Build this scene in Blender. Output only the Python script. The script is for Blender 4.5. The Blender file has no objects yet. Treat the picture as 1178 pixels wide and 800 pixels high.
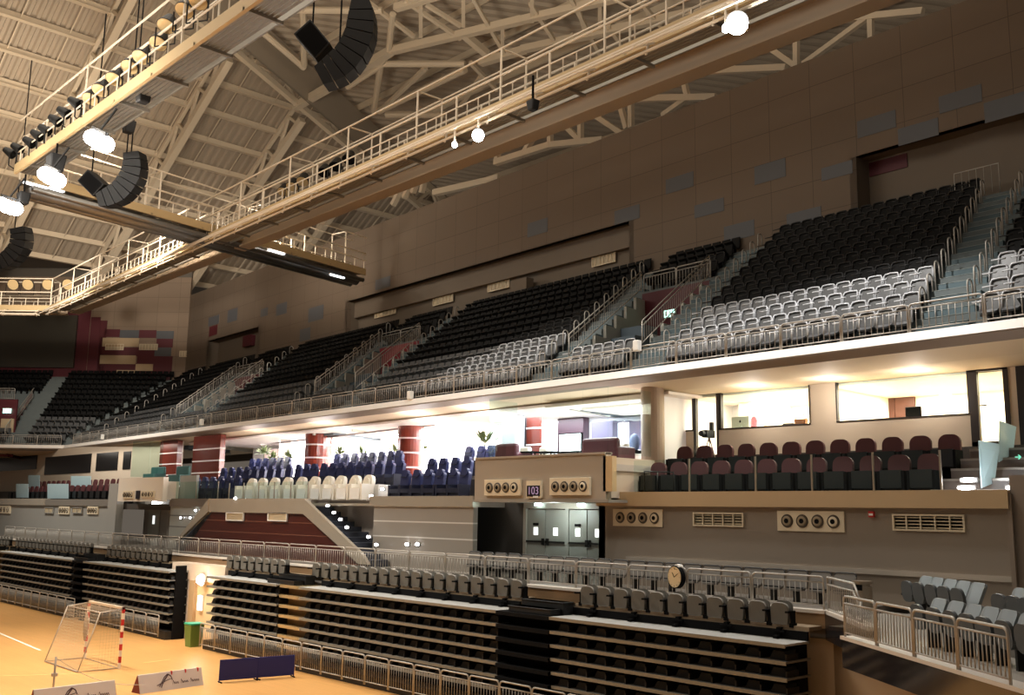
import bpy, bmesh, math, random
from mathutils import Vector, Matrix
random.seed(7)
scene = bpy.context.scene
COL = scene.collection
PI = math.pi
# ------------------------------------------------------------------ camera
W, HH, F, CX, CY, EYE = 1178.0, 800.0, 1140.0, 589.0, 400.0, 5.3
up = Vector((695 - CX, -6400 - CY, F)).normalized()
_hx = -510.0
_hy = CY - ((_hx - CX) * up.x + F * up.z) / up.y
Xc = -Vector((_hx - CX, _hy - CY, F)).normalized()
Zc = up
Yc = Zc.cross(Xc)
R = Matrix((Xc, Yc, Zc))
CAM = Vector((0, 0, EYE))
def ray(px, py): return R @ Vector((px - CX, py - CY, F))
def at_y(px, py, Y):
    r = ray(px, py); return CAM + r * (Y / r.y)
def at_z(px, py, z):
    r = ray(px, py); return CAM + r * ((z - EYE) / r.z)
def at_x(px, py, X):
    r = ray(px, py); return CAM + r * (X / r.x)
def at_d(px, py, d):            # at a distance d along the optical axis
    return CAM + ray(px, py) * (d / F)
def at_plane(px, py, p0, n):
    r = ray(px, py); return CAM + r * ((p0 - CAM).dot(n) / r.dot(n))
cam = bpy.data.cameras.new('camera'); camo = bpy.data.objects.new('camera', cam); COL.objects.link(camo)
rt, dn, fw = R @ Vector((1, 0, 0)), R @ Vector((0, 1, 0)), R @ Vector((0, 0, 1))
M = Matrix.Identity(4)
for i in range(3):
    M[i][0] = rt[i]; M[i][1] = -dn[i]; M[i][2] = -fw[i]; M[i][3] = CAM[i]
camo.matrix_world = M
cam.sensor_width = 36; cam.lens = F / W * 36; cam.clip_end = 500; cam.clip_start = 0.1
scene.camera = camo

# ------------------------------------------------------------------ materials
MATS = {}
def mat(name, col, rough=0.6, metal=0.0, emit=None, es=0.0, noise=0.0, nscale=4.0, spec=0.5, bump=0.0):
    if name in MATS: return MATS[name]
    m = bpy.data.materials.new(name); m.use_nodes = True
    nt = m.node_tree; b = nt.nodes['Principled BSDF']
    c = (col[0], col[1], col[2], 1)
    b.inputs['Base Color'].default_value = c
    b.inputs['Roughness'].default_value = rough
    b.inputs['Metallic'].default_value = metal
    b.inputs['Specular IOR Level'].default_value = spec
    if emit:
        b.inputs['Emission Color'].default_value = (*emit, 1); b.inputs['Emission Strength'].default_value = es
    if noise or bump:
        tc = nt.nodes.new('ShaderNodeTexCoord'); n = nt.nodes.new('ShaderNodeTexNoise')
        n.inputs['Scale'].default_value = nscale; n.inputs['Detail'].default_value = 4
        nt.links.new(tc.outputs['Object'], n.inputs['Vector'])
        if noise:
            mp = nt.nodes.new('ShaderNodeMapRange'); mp.inputs['To Min'].default_value = 1 - noise; mp.inputs['To Max'].default_value = 1 + noise
            nt.links.new(n.outputs['Fac'], mp.inputs['Value'])
            mx = nt.nodes.new('ShaderNodeVectorMath'); mx.operation = 'SCALE'; mx.inputs[0].default_value = col
            nt.links.new(mp.outputs['Result'], mx.inputs['Scale']); nt.links.new(mx.outputs[0], b.inputs['Base Color'])
        if bump:
            bp = nt.nodes.new('ShaderNodeBump'); bp.inputs['Strength'].default_value = bump
            nt.links.new(n.outputs['Fac'], bp.inputs['Height']); nt.links.new(bp.outputs['Normal'], b.inputs['Normal'])
    MATS[name] = m
    return m
def srgb(r, g, b):
    f = lambda v: (v / 255 / 12.92) if v / 255 <= 0.04045 else ((v / 255 + 0.055) / 1.055) ** 2.4
    return (f(r), f(g), f(b))
def glass_mat(name, tint=(0.9, 0.96, 0.95), gl=0.07, frost=0.0):
    m = bpy.data.materials.new(name); m.use_nodes = True; nt = m.node_tree
    for n in list(nt.nodes):
        if n.type != 'OUTPUT_MATERIAL': nt.nodes.remove(n)
    out = [n for n in nt.nodes if n.type == 'OUTPUT_MATERIAL'][0]
    t = nt.nodes.new('ShaderNodeBsdfTransparent'); t.inputs[0].default_value = (*tint, 1)
    g = nt.nodes.new('ShaderNodeBsdfGlossy'); g.inputs['Roughness'].default_value = 0.03
    mx = nt.nodes.new('ShaderNodeMixShader'); mx.inputs[0].default_value = gl
    nt.links.new(t.outputs[0], mx.inputs[1]); nt.links.new(g.outputs[0], mx.inputs[2])
    last = mx
    if frost:
        d = nt.nodes.new('ShaderNodeBsdfDiffuse'); d.inputs[0].default_value = (0.55, 0.68, 0.72, 1)
        tr = nt.nodes.new('ShaderNodeBsdfTranslucent'); tr.inputs[0].default_value = (0.6, 0.75, 0.8, 1)
        m1 = nt.nodes.new('ShaderNodeMixShader'); m1.inputs[0].default_value = 0.5
        nt.links.new(d.outputs[0], m1.inputs[1]); nt.links.new(tr.outputs[0], m1.inputs[2])
        m2 = nt.nodes.new('ShaderNodeMixShader'); m2.inputs[0].default_value = frost
        nt.links.new(mx.outputs[0], m2.inputs[1]); nt.links.new(m1.outputs[0], m2.inputs[2]); last = m2
    nt.links.new(last.outputs[0], out.inputs[0])
    MATS[name] = m
    return m
GLASS = glass_mat('clear_glass', gl=.018); FROST = glass_mat('frosted_glass', frost=0.8); GREENGLASS = glass_mat('green_edge_glass', tint=(0.82, 0.92, 0.89), gl=0.05)

def grid_mat(name, col, line, sx, sy, lw=0.02, rough=0.7, noise=0.08, axes='XZ'):
    """panelled cladding: a grid of thin dark joints in object space, and a slight tone change from panel to panel"""
    m = bpy.data.materials.new(name); m.use_nodes = True; nt = m.node_tree; b = nt.nodes['Principled BSDF']
    tc = nt.nodes.new('ShaderNodeTexCoord'); sep = nt.nodes.new('ShaderNodeSeparateXYZ'); nt.links.new(tc.outputs['Object'], sep.inputs[0])
    cmb = nt.nodes.new('ShaderNodeCombineXYZ')
    nt.links.new(sep.outputs[axes[0]], cmb.inputs[0]); nt.links.new(sep.outputs[axes[1]], cmb.inputs[1])
    br = nt.nodes.new('ShaderNodeTexBrick'); br.offset = 0.0; br.squash = 1.0
    br.inputs['Scale'].default_value = 1.0; br.inputs['Brick Width'].default_value = sx; br.inputs['Row Height'].default_value = sy
    br.inputs['Mortar Size'].default_value = lw; br.inputs['Mortar Smooth'].default_value = 0.2; br.inputs['Bias'].default_value = 0
    k = lambda c, f: (c[0] * f, c[1] * f, c[2] * f, 1)
    br.inputs['Color1'].default_value = k(col, 1 - noise); br.inputs['Color2'].default_value = k(col, 1 + noise); br.inputs['Mortar'].default_value = (*line, 1)
    nt.links.new(cmb.outputs[0], br.inputs['Vector']); nt.links.new(br.outputs['Color'], b.inputs['Base Color'])
    b.inputs['Roughness'].default_value = rough
    MATS[name] = m
    return m
def wood_floor():
    m = bpy.data.materials.new('court_parquet'); m.use_nodes = True; nt = m.node_tree; b = nt.nodes['Principled BSDF']
    tc = nt.nodes.new('ShaderNodeTexCoord'); br = nt.nodes.new('ShaderNodeTexBrick'); nt.links.new(tc.outputs['Object'], br.inputs['Vector'])
    br.inputs['Scale'].default_value = 1; br.inputs['Brick Width'].default_value = 2.2; br.inputs['Row Height'].default_value = 0.12
    br.inputs['Mortar Size'].default_value = 0.003
    a = srgb(214, 160, 96)
    br.inputs['Color1'].default_value = (a[0] * 1.03, a[1] * 1.03, a[2] * 1.03, 1); br.inputs['Color2'].default_value = (a[0] * 0.95, a[1] * 0.95, a[2] * 0.93, 1)
    br.inputs['Mortar'].default_value = (a[0] * 0.75, a[1] * 0.72, a[2] * 0.7, 1)
    n = nt.nodes.new('ShaderNodeTexNoise'); n.inputs['Scale'].default_value = 0.35; nt.links.new(tc.outputs['Object'], n.inputs['Vector'])
    mp = nt.nodes.new('ShaderNodeMapRange'); mp.inputs['To Min'].default_value = 0.86; mp.inputs['To Max'].default_value = 1.12; nt.links.new(n.outputs['Fac'], mp.inputs['Value'])
    v = nt.nodes.new('ShaderNodeVectorMath'); v.operation = 'SCALE'; nt.links.new(br.outputs['Color'], v.inputs[0]); nt.links.new(mp.outputs['Result'], v.inputs['Scale'])
    nt.links.new(v.outputs[0], b.inputs['Base Color']); b.inputs['Roughness'].default_value = 0.32; b.inputs['Specular IOR Level'].default_value = 0.4
    return m

STEEL = mat('brushed_steel', srgb(168, 156, 140), 0.35, 0.75)
PSTEEL = mat('galvanised_tube', srgb(176, 171, 163), 0.45, 0.3)
GREYMETAL = mat('grey_barrier_metal', srgb(170, 165, 155), 0.5, 0.2)
BLACK = mat('black_paint', srgb(13, 13, 14), 0.85, spec=.12)
SOFTBLACK = mat('black_plastic', srgb(12, 12, 13), 0.6)
DARKSTEEL = mat('dark_steel', srgb(32, 31, 30), 0.5, 0.3)
TREAD = mat('pale_tread_board', srgb(176, 176, 172), 0.45, 0.0, noise=0.06, nscale=3)
TREADEDGE = mat('bronze_tread_edge', srgb(138, 134, 122), 0.45, 0.3)
GREYSEAT = mat('grey_seat_plastic', srgb(74, 75, 76), 0.4); SEATRIM = mat('highlight_seat_rim', srgb(188, 190, 194), 0.35); BLACKRIM = mat('black_seat_rim', srgb(34, 34, 34), 0.5, spec=.3)  # pale rim colour paints the light caught on the grey seats' edges
TAUPESEAT = mat('taupe_seat_plastic', srgb(96, 93, 86), 0.5)
BLACKSEAT = mat('black_seat_plastic', srgb(14, 14, 14), 0.7, spec=.2)
BLUEGREYSEAT = mat('bluegrey_seat_plastic', srgb(120, 127, 130), 0.4)
NAVY = mat('navy_leather', srgb(38, 44, 84), 0.4)
NAVYBASE = mat('navy_seat_base', srgb(24, 27, 48), 0.5)
CREAM = mat('cream_leather', srgb(236, 230, 216), 0.5)
BURG = mat('burgundy_fabric', srgb(78, 32, 34), 0.75)
CONC = mat('tier_concrete', srgb(100, 108, 108), 0.8, noise=0.12, nscale=2)
TEALSTEP = mat('teal_grey_step', srgb(84, 102, 108), 0.75, noise=0.15, nscale=1.5)
NOSING = mat('pale_step_nosing', srgb(150, 156, 152), 0.7, noise=0.1)
WHITEP = mat('white_fascia_paint', srgb(236, 230, 222), 0.5)
MAUVE = mat('mauve_grey_paint', srgb(150, 138, 128), 0.6)
TAN = mat('tan_soffit_paint', srgb(216, 196, 168), 0.7)
BEIGE = mat('beige_wall_paint', srgb(196, 180, 156), 0.7, noise=0.04, nscale=1)
TAUPEWALL = mat('taupe_wall_panel', srgb(134, 122, 108), 0.55, noise=0.05, nscale=0.6)
GREYWALL = mat('grey_wall_panel', srgb(150, 148, 142), 0.5, noise=0.04, nscale=0.8)
GOLD = mat('champagne_metal_ledge', srgb(196, 168, 130), 0.16, 0.25, noise=0.08, nscale=0.7, bump=.2)
GREYLEDGE = mat('satin_metal_ledge', srgb(178, 168, 152), 0.18, 0.3, noise=0.1, nscale=0.7, bump=.2)
ROOFST = mat('cream_roof_steel', srgb(204, 188, 164), 0.6)
ROOFDECK = mat('roof_deck_sheet', srgb(160, 146, 128), 0.75)
YELLOWST = mat('yellow_catwalk_channel', srgb(196, 170, 126), 0.55)
GRATE = mat('catwalk_grating_metal', srgb(150, 145, 135), 0.35, 0.6)
WHITERAIL = mat('white_rail_paint', srgb(226, 212, 190), 0.5)
MAROON = mat('maroon_panel', srgb(82, 22, 32), 0.6)
REDWOOD = mat('polished_red_wood', srgb(106, 42, 30), 0.2, noise=0.12, nscale=3)
DARKWOOD = mat('dark_red_wood_cladding', srgb(92, 40, 32), 0.35, noise=0.12, nscale=3)
WHITE = mat('white_panel', srgb(240, 238, 232), 0.5)
OFFWHITE = mat('ivory_vent_plate', srgb(222, 208, 180), 0.5)
DARK = mat('dark_void', srgb(14, 13, 13), 0.8)
NETM = mat('net_cord', srgb(196, 180, 156), 0.8)
RED = mat('red_stripe', srgb(190, 36, 34), 0.5)
BLUE = mat('navy_barrier_cloth', srgb(28, 34, 110), 0.6)
BOARD = mat('grey_advert_board', srgb(214, 204, 200), 0.5)
GREEN = mat('olive_green_bin', srgb(98, 122, 52), 0.5)
TEAL = mat('teal_bin_lid', srgb(60, 170, 130), 0.5)
ROOMWALL = mat('cream_room_wall', srgb(248, 240, 224), 0.7)
BROWNDOOR = mat('brown_door', srgb(84, 46, 36), 0.5)
LIT = mat('lamp_white', (1, 1, 1), 0.5, emit=(0.95, 0.97, 1.0), es=25)
LITSOFT = mat('diffuser_white', (1, 1, 1), 0.5, emit=(0.95, 0.97, 1.0), es=3.5)
FLOOD = mat('flood_lamp_lens', (1, 1, 1), 0.5, emit=(1.0, 0.96, 0.9), es=60)
EMERG = mat('emergency_lamp_lens', (1, 1, 1), 0.5, emit=(0.7, 1.0, 1.0), es=9)
EXITG = mat('green_exit_light', (0.2, 0.8, 0.6), 0.5, emit=(0.45, 1.0, 0.8), es=3)
LENS = mat('dead_lamp_lens', srgb(214, 188, 140), 0.3, 0.2)
LEAF = mat('plant_leaf', srgb(84, 96, 56), 0.6)
SCREENW = mat('lit_screen', (1, 1, 1), 0.4, emit=(0.9, 0.97, 1.0), es=2.2)

# ------------------------------------------------------------------ mesh building
class MB:
    def __init__(self): self.v = []; self.f = []; self.mi = []; self.m = 0
    def add(self, vs, fs):
        o = len(self.v); self.v += [Vector(p) for p in vs]
        for f in fs: self.f.append([o + i for i in f]); self.mi.append(self.m)
        return self
    def box(self, lo, hi, rot=0, piv=None):
        x0, y0, z0 = lo; x1, y1, z1 = hi
        vs = [Vector(p) for p in ((x0, y0, z0), (x1, y0, z0), (x1, y1, z0), (x0, y1, z0), (x0, y0, z1), (x1, y0, z1), (x1, y1, z1), (x0, y1, z1))]
        if rot:
            p = Vector(piv) if piv else Vector(((x0 + x1) / 2, (y0 + y1) / 2, 0)); m = Matrix.Rotation(rot, 3, 'Z')
            vs = [m @ (q - p) + p for q in vs]
        return self.add(vs, [(0, 3, 2, 1), (4, 5, 6, 7), (0, 1, 5, 4), (1, 2, 6, 5), (2, 3, 7, 6), (3, 0, 4, 7)])
    def hexa(self, vs):            # eight corners, bottom ring then top ring
        return self.add(vs, [(0, 3, 2, 1), (4, 5, 6, 7), (0, 1, 5, 4), (1, 2, 6, 5), (2, 3, 7, 6), (3, 0, 4, 7)])
    def bar(self, a, b, w, h=None):  # square bar between two points
        h = h or w; a, b = Vector(a), Vector(b); d = (b - a)
        if d.length < 1e-6: return self
        d.normalize(); s = d.cross(Vector((0, 0, 1)))
        if s.length < 1e-3: s = Vector((1, 0, 0))
        s.normalize(); u = s.cross(d); s *= w / 2; u *= h / 2
        return self.hexa([a - s - u, a + s - u, a + s + u, a - s + u, b - s - u, b + s - u, b + s + u, b - s + u])
    def tube(self, pts, r, n=6, closed=False):
        pts = [Vector(p) for p in pts]; N = len(pts); rings = []; ref = None
        for i, p in enumerate(pts):
            if closed: d = pts[(i + 1) % N] - pts[i - 1]
            else: d = pts[min(i + 1, N - 1)] - pts[max(i - 1, 0)]
            d.normalize()
            if ref is None:
                ref = Vector((0, 0, 1)) if abs(d.z) < 0.9 else Vector((1, 0, 0))
            s = d.cross(ref)
            if s.length < 1e-4: s = d.cross(Vector((0.3, 1, 0.2)))
            s.normalize(); u = s.cross(d); ref = u
            rings.append([p + s * (r * math.cos(2 * PI * k / n)) + u * (r * math.sin(2 * PI * k / n)) for k in range(n)])
        vs = [q for rg in rings for q in rg]; fs = []
        for i in range(N if closed else N - 1):
            j = (i + 1) % N
            for k in range(n): fs.append((i * n + k, i * n + (k + 1) % n, j * n + (k + 1) % n, j * n + k))
        if not closed: fs += [tuple(range(n - 1, -1, -1)), tuple((N - 1) * n + k for k in range(n))]
        return self.add(vs, fs)
    def prism(self, poly, ax, t0, t1):   # polygon in the plane across axis ax, extruded from t0 to t1
        def P(a, b, t): return (t, a, b) if ax == 0 else ((a, t, b) if ax == 1 else (a, b, t))
        n = len(poly); vs = [P(a, b, t0) for a, b in poly] + [P(a, b, t1) for a, b in poly]
        return self.add(vs, [tuple(range(n)), tuple(range(2 * n - 1, n - 1, -1))] + [(i, (i + 1) % n + 0, (i + 1) % n + n, i + n)[::-1] for i in range(n)])
    def cyl(self, c, r, z0, z1, n=20, r1=None):
        r1 = r if r1 is None else r1; x, y = c
        vs = [(x + r * math.cos(2 * PI * k / n), y + r * math.sin(2 * PI * k / n), z0) for k in range(n)] + [(x + r1 * math.cos(2 * PI * k / n), y + r1 * math.sin(2 * PI * k / n), z1) for k in range(n)]
        return self.add(vs, [tuple(range(n - 1, -1, -1)), tuple(range(n, 2 * n))] + [(k, (k + 1) % n, (k + 1) % n + n, k + n) for k in range(n)])
    def disc(self, c, nrm, r, t, n=20, r1=None):      # a short cylinder along nrm
        nrm = Vector(nrm).normalized(); c = Vector(c); s = nrm.cross(Vector((0, 0, 1)))
        if s.length < 1e-3: s = Vector((1, 0, 0))
        s.normalize(); u = s.cross(nrm); r1 = r if r1 is None else r1
        a = [c + s * (r * math.cos(2 * PI * k / n)) + u * (r * math.sin(2 * PI * k / n)) for k in range(n)]
        b = [c + nrm * t + s * (r1 * math.cos(2 * PI * k / n)) + u * (r1 * math.sin(2 * PI * k / n)) for k in range(n)]
        return self.add(a + b, [tuple(range(n)), tuple(range(2 * n - 1, n - 1, -1))] + [(k, k + n, (k + 1) % n + n, (k + 1) % n) for k in range(n)])
    def blob(self, c, rx, ry, rz, seg=10, rings=7):
        vs = []; c = Vector(c)
        for i in range(1, rings):
            a = PI * i / rings
            for k in range(seg): vs.append(c + Vector((rx * math.sin(a) * math.cos(2 * PI * k / seg), ry * math.sin(a) * math.sin(2 * PI * k / seg), rz * math.cos(a))))
        fs = []
        for i in range(rings - 2):
            for k in range(seg): fs.append((i * seg + k, (i + 1) * seg + k, (i + 1) * seg + (k + 1) % seg, i * seg + (k + 1) % seg))
        vs += [c + Vector((0, 0, rz)), c - Vector((0, 0, rz))]; T = len(vs) - 2
        for k in range(seg): fs.append((T, k, (k + 1) % seg)); fs.append((T + 1, (rings - 2) * seg + (k + 1) % seg, (rings - 2) * seg + k))
        return self.add(vs, fs)
    def xf(self, m):
        self.v = [m @ p for p in self.v]; return self
    def merge(self, o, m=None):
        return self.add([(m @ p) if m else p for p in o.v], o.f)
    def mesh(self, name, mats, smooth=False):
        me = bpy.data.meshes.new(name); me.from_pydata([tuple(p) for p in self.v], [], self.f); me.update()
        for m in (mats if isinstance(mats, (list, tuple)) else [mats]): me.materials.append(m)
        if any(self.mi):
            for p, i in zip(me.polygons, self.mi): p.material_index = i
        bm = bmesh.new(); bm.from_mesh(me); bmesh.ops.recalc_face_normals(bm, faces=bm.faces); bm.to_mesh(me); bm.free()
        if smooth:
            for p in me.polygons: p.use_smooth = True
        return me
    def build(self, name, mats, parent=None, smooth=False, label=None):
        o = bpy.data.objects.new(name, self.mesh(name, mats, smooth)); COL.objects.link(o)
        if parent is not None: o.parent = parent
        if label: o['label'] = label
        return o
def bevel(o, w=0.01, s=2):
    md = o.modifiers.new('bevel', 'BEVEL'); md.width = w; md.segments = s; md.limit_method = 'ANGLE'
    return o
def tag(o, label, cat, group=None, kind=None):
    o['label'] = label; o['category'] = cat
    if group: o['group'] = group
    if kind: o['kind'] = kind
    return o
def struct(o): o['kind'] = 'structure'; return o
def thing(name, loc, label, cat, group=None, rz=0.0):
    o = bpy.data.objects.new(name, None); COL.objects.link(o); o.location = loc; o.rotation_euler = (0, 0, rz); o.empty_display_size = 0.1
    return tag(o, label, cat, group)
KIDS = {}
def proto(parts):
    """parts: [(name, mesh, [subparts])] kept as mesh data; instances made by place()"""
    return parts
def place(name, parts, loc, rz, label, cat, group):
    o = thing(name, loc, label, cat, group, rz)
    for nm, me, subs in parts:
        c = bpy.data.objects.new(nm, me); COL.objects.link(c); c.parent = o
        for sn, sm in subs:
            d = bpy.data.objects.new(sn, sm); COL.objects.link(d); d.parent = c
    return o
ORD = 'zeroth first second third fourth fifth sixth seventh eighth ninth tenth eleventh twelfth'.split()
def nth(i):
    if i < len(ORD): return ORD[i]
    return f"{i}{'th' if 10 <= i % 100 <= 20 else {1: 'st', 2: 'nd', 3: 'rd'}.get(i % 10, 'th')}"
def rrect(w, h, r, n=4):
    pts = []
    for cx, cz, a0 in ((w / 2 - r, h - r, 0), (-w / 2 + r, h - r, 90), (-w / 2 + r, r, 180), (w / 2 - r, r, 270)):
        for k in range(n + 1):
            a = math.radians(a0 + 90 * k / n); pts.append((cx + r * math.cos(a), cz + r * math.sin(a)))
    return pts
def plate(w, h, t, r=0.08, bow=0.0, n=4):
    """upright rounded plate, width along x, thickness along y, foot at z=0; bow curves it back at the sides"""
    b = MB(); pts = rrect(w, h, r, n); k = len(pts)
    f = lambda x: bow * (2 * x / w) ** 2
    b.add([(x, f(x) * -1, z) for x, z in pts] + [(x, -f(x) + t, z) for x, z in pts], [tuple(range(k - 1, -1, -1)), tuple(range(k, 2 * k))] + [(i, (i + 1) % k, (i + 1) % k + k, i + k) for i in range(k)])
    return b
def rot_x(b, deg, piv=(0, 0, 0)):
    m = Matrix.Translation(piv) @ Matrix.Rotation(math.radians(deg), 4, 'X') @ Matrix.Translation(-Vector(piv)); return b.xf(m)
def move(b, v): return b.xf(Matrix.Translation(v))

# railing panel: rounded tube frame, bar under the hand rail, foot bar and a grille of bars
PANELS = {}
def panel_parts(w, h, nb, rr=0.024, br=0.011, material=PSTEEL, double=True, legs=0.06):
    key = (round(w, 2), round(h, 2), nb, material.name)
    if key in PANELS: return PANELS[key]
    c = 0.09
    pts = [(-w / 2, 0, 0)] + [(-w / 2 + c - c * math.cos(a), 0, h - c + c * math.sin(a)) for a in [PI / 2 * k / 4 for k in range(5)]]
    pts += [(w / 2 - c + c * math.sin(a), 0, h - c + c * math.cos(a)) for a in [PI / 2 * k / 4 for k in range(5)]] + [(w / 2, 0, 0)]
    fr = MB().tube(pts, rr)
    zt = h * 0.83 if double else h - 0.02
    fr.tube([(-w / 2, 0, legs + 0.03), (w / 2, 0, legs + 0.03)], rr * 0.7)
    if double: fr.tube([(-w / 2, 0, zt), (w / 2, 0, zt)], rr * 0.75)
    g = MB()
    for k in range(nb):
        x = -w / 2 + w * (k + 1) / (nb + 1); g.tube([(x, 0, legs + 0.03), (x, 0, zt)], br, 5)
    PANELS[key] = [('frame', fr.mesh('frame', material, True), []), ('bar_grille', g.mesh('bar_grille', material, True), [])]
    return PANELS[key]
def rail_run(name, pts, zb, h, pw, label, cat, group, material=PSTEEL, nb=11, gap=0.05, off=0.0):
    """panels along a polyline of (x, y) from its first point on; label gets the ordinal"""
    i = 0
    for a, b in zip(pts, pts[1:]):
        a, b = Vector(a), Vector(b); L = (b - a).length; n = max(1, round(L / pw)); w = L / n; d = (b - a) / L
        for k in range(n):
            i += 1; c = a + d * (w * (k + 0.5))
            place(name, panel_parts(w - gap, h, nb, material=material), (c.x, c.y, zb), math.atan2(d.y, d.x), label.format(nth(i)), cat, group)
    return i

# ------------------------------------------------------------------ frames of the upper stand
def frame(O, deg):
    a = math.radians(deg); return Vector((O[0], O[1], 0)), Vector((-math.cos(a), math.sin(a), 0)), Vector((math.sin(a), math.cos(a), 0)), math.atan2(-math.sin(a), math.cos(a))
O1, S1, N1, RZ1 = frame((-10, 23.2), 3.0)
def T(s, n, z): return O1 + S1 * s + N1 * n + Vector((0, 0, z))
def on_n(px, py, n): return at_plane(px, py, T(0, n, 0), N1)
def s_of(p): return (p - O1).dot(S1)
SC = 66.5                                   # where the balcony front turns
PCc = T(SC, 0, 0)
A2 = -42.0
S2 = (Matrix.Rotation(math.radians(47.0), 3, 'Z') @ S1)      # along the corner stand, towards the left of the photo
N2 = Vector((S2.y, -S2.x, 0))
if N2.dot(N1) < 0: N2 = -N2
RZ2 = math.atan2(-S2.y, -S2.x)
def T2(s, n, z): return PCc + S2 * s + N2 * n + Vector((0, 0, z))
MIT = math.tan(math.radians(23.5))
def on_c(px, py, n): return at_plane(px, py, T2(0, n, 0), N2)

# ================================================================== the setting
# court floor
b = MB(); b.add([(-115, -12, 0), (12, -12, 0), (12, 24, 0), (-115, 24, 0)], [(0, 1, 2, 3)])
struct(b.build('floor', wood_floor()))
p0, p1 = at_z(14, 735, 0), at_z(46, 748.5, 0); d = (p1 - p0).normalized()
b = MB(); b.bar(p0 - d * 8 + Vector((0, 0, .003)), p1 + Vector((0, 0, .003)), 0.10, 0.004)
struct(b.build('floor_marking', mat('white_court_paint', srgb(250, 240, 225), 0.4)))
p0, p1 = at_z(0, 778, 0), at_z(110, 775, 0)
b = MB(); b.bar(p0 + Vector((0, 0, .003)), p1 + Vector((0, 0, .003)), 0.05, 0.004)
p0, p1 = at_z(165, 763, 0), at_z(196, 759, 0); b.bar(p0 + Vector((0, 0, .003)), p1 + Vector((0, 0, .003)), 0.06, 0.004)
struct(b.build('floor_line', mat('faint_court_paint', srgb(236, 196, 130), 0.4)))

# concourse slab behind the bleachers, its edge and the wall under it
b = MB(); b.box((-95, 20.25, 2.72), (-11.3, 31, 3.3))
struct(b.build('floor_concourse', mat('concourse_floor', srgb(112, 106, 98), 0.5)))
b = MB(); b.box((-95, 20.12, 3.26), (-11.3, 20.45, 3.33)); struct(b.build('trim_concourse_kerb', mat('pale_kerb', srgb(214, 206, 196), 0.5)))
b = MB(); b.box((-95, 20.16, 2.95), (-11.3, 20.25, 3.26)); struct(b.build('trim_concourse_edge', mat('bronze_edge_panel', srgb(150, 122, 92), 0.3, 0.3)))
b = MB(); b.box((-95, 20.3, 0), (-10.6, 20.5, 2.72))
struct(b.build('wall_under_concourse', BEIGE))
GY = 19.45
gx = lambda px, py: at_y(px, py, GY).x
b = MB(); b.box((gx(198, 655), GY, at_y(230, 669, GY).z), (gx(259, 655), 20.25, at_y(230, 650, GY).z)); struct(b.build('wall_lintel_gap', mat('pinkish_lintel', srgb(226, 206, 184), 0.6)))
zl_ = at_y(230, 669, GY).z
b = MB(); b.box((gx(196, 715), GY + .02, 0), (gx(216.5, 705), 20.3, zl_)); struct(b.build('wall_pier_gap', mat('pale_pier', srgb(206, 192, 176), 0.6)))
b = MB(); b.box((gx(216.5, 705), GY - .03, 0), (gx(222, 705), GY + .2, zl_)); struct(b.build('trim_door_jamb', mat('tan_jamb', srgb(190, 160, 120), .6)))
b = MB(); b.box((gx(222, 705), GY + .12, 0), (gx(243, 705), GY + .2, zl_)); struct(b.build('door_1', mat('pale_gap_door', srgb(236, 208, 160), 0.5)))
b = MB(); b.box((gx(243, 705), GY + .05, 0), (gx(245, 705), 20.3, zl_)); struct(b.build('wall_gap_right', BEIGE))
# right-hand lower stand (bends towards the court)
U0 = Vector((-9.35, 17.35, 0)); U1 = Vector((-5.08, 13.97, 0)); UD = (U1 - U0).normalized(); UN = Vector((-UD.y, UD.x, 0))
if UN.y < 0: UN = -UN
U2 = U0 + UD * 9
def V3(p, z): return Vector((p.x, p.y, z))
def slab(poly, z0, z1):
    b = MB(); n = len(poly); b.add([V3(p, z0) for p in poly] + [V3(p, z1) for p in poly], [tuple(range(n - 1, -1, -1)), tuple(range(n, 2 * n))] + [(i, (i + 1) % n, (i + 1) % n + n, i + n) for i in range(n)]); return b
CR = Vector((-11.3, 20.2, 0)); 
poly = [CR, U0 + UN * 0.5 - UD * 0.15, U0, U2, U2 + UN * 9, Vector((-2, 25, 0)), Vector((-11.3, 25, 0))]
struct(slab(poly, 2.72, 3.14).build('floor_corner_stand', mat('corner_stand_floor', srgb(150, 144, 134), 0.6)))
b = slab([U0 - UN * .04 - UD * .1, U2 - UN * .04, U2 + UN * .3, U0 + UN * .3 - UD * .1], 3.12, 3.18); struct(b.build('trim_corner_kerb', mat('pale_kerb', (1, 1, 1))))
b = slab([U0 - UN * .02 - UD * .08, U2 - UN * .02, U2 + UN * .1, U0 + UN * .1 - UD * .08], 2.62, 3.12)
b.merge(slab([CR + Vector((0, -.04, 0)), U0 + UN * .5 - UD * .2, U0 + UN * .7 - UD * .1, CR + Vector((.2, .2, 0))], 2.72, 3.26))
struct(b.build('trim_corner_fascia', mat('black_polished_stone', srgb(40, 38, 40), 0.08, 0.0, spec=0.8)))
b = slab([CR, U0 + UN * .52 - UD * .14, U0 + UN * .75 - UD * .1, CR + Vector((.3, .25, 0))], 3.26, 3.33); struct(b.build('trim_corner_step', mat('pale_kerb', (1, 1, 1))))
b = slab([Vector((-11.2, 20.3, 0)), U0 + UN * 1.0, U2 + UN * 1.0, U2 + UN * 1.2, U0 + UN * 1.2, Vector((-11.0, 20.5, 0))], 0, 2.72)
struct(b.build('wall_under_corner', mat('tan_lower_wall', srgb(160, 138, 110), 0.65, noise=0.04, nscale=.5)))
pj = U0 + UD * 1.95 + UN * .95
b = MB(); b.cyl((pj.x, pj.y), .06, 0, 2.7, 10); struct(b.build('pillar_corner', DARKSTEEL))

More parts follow.
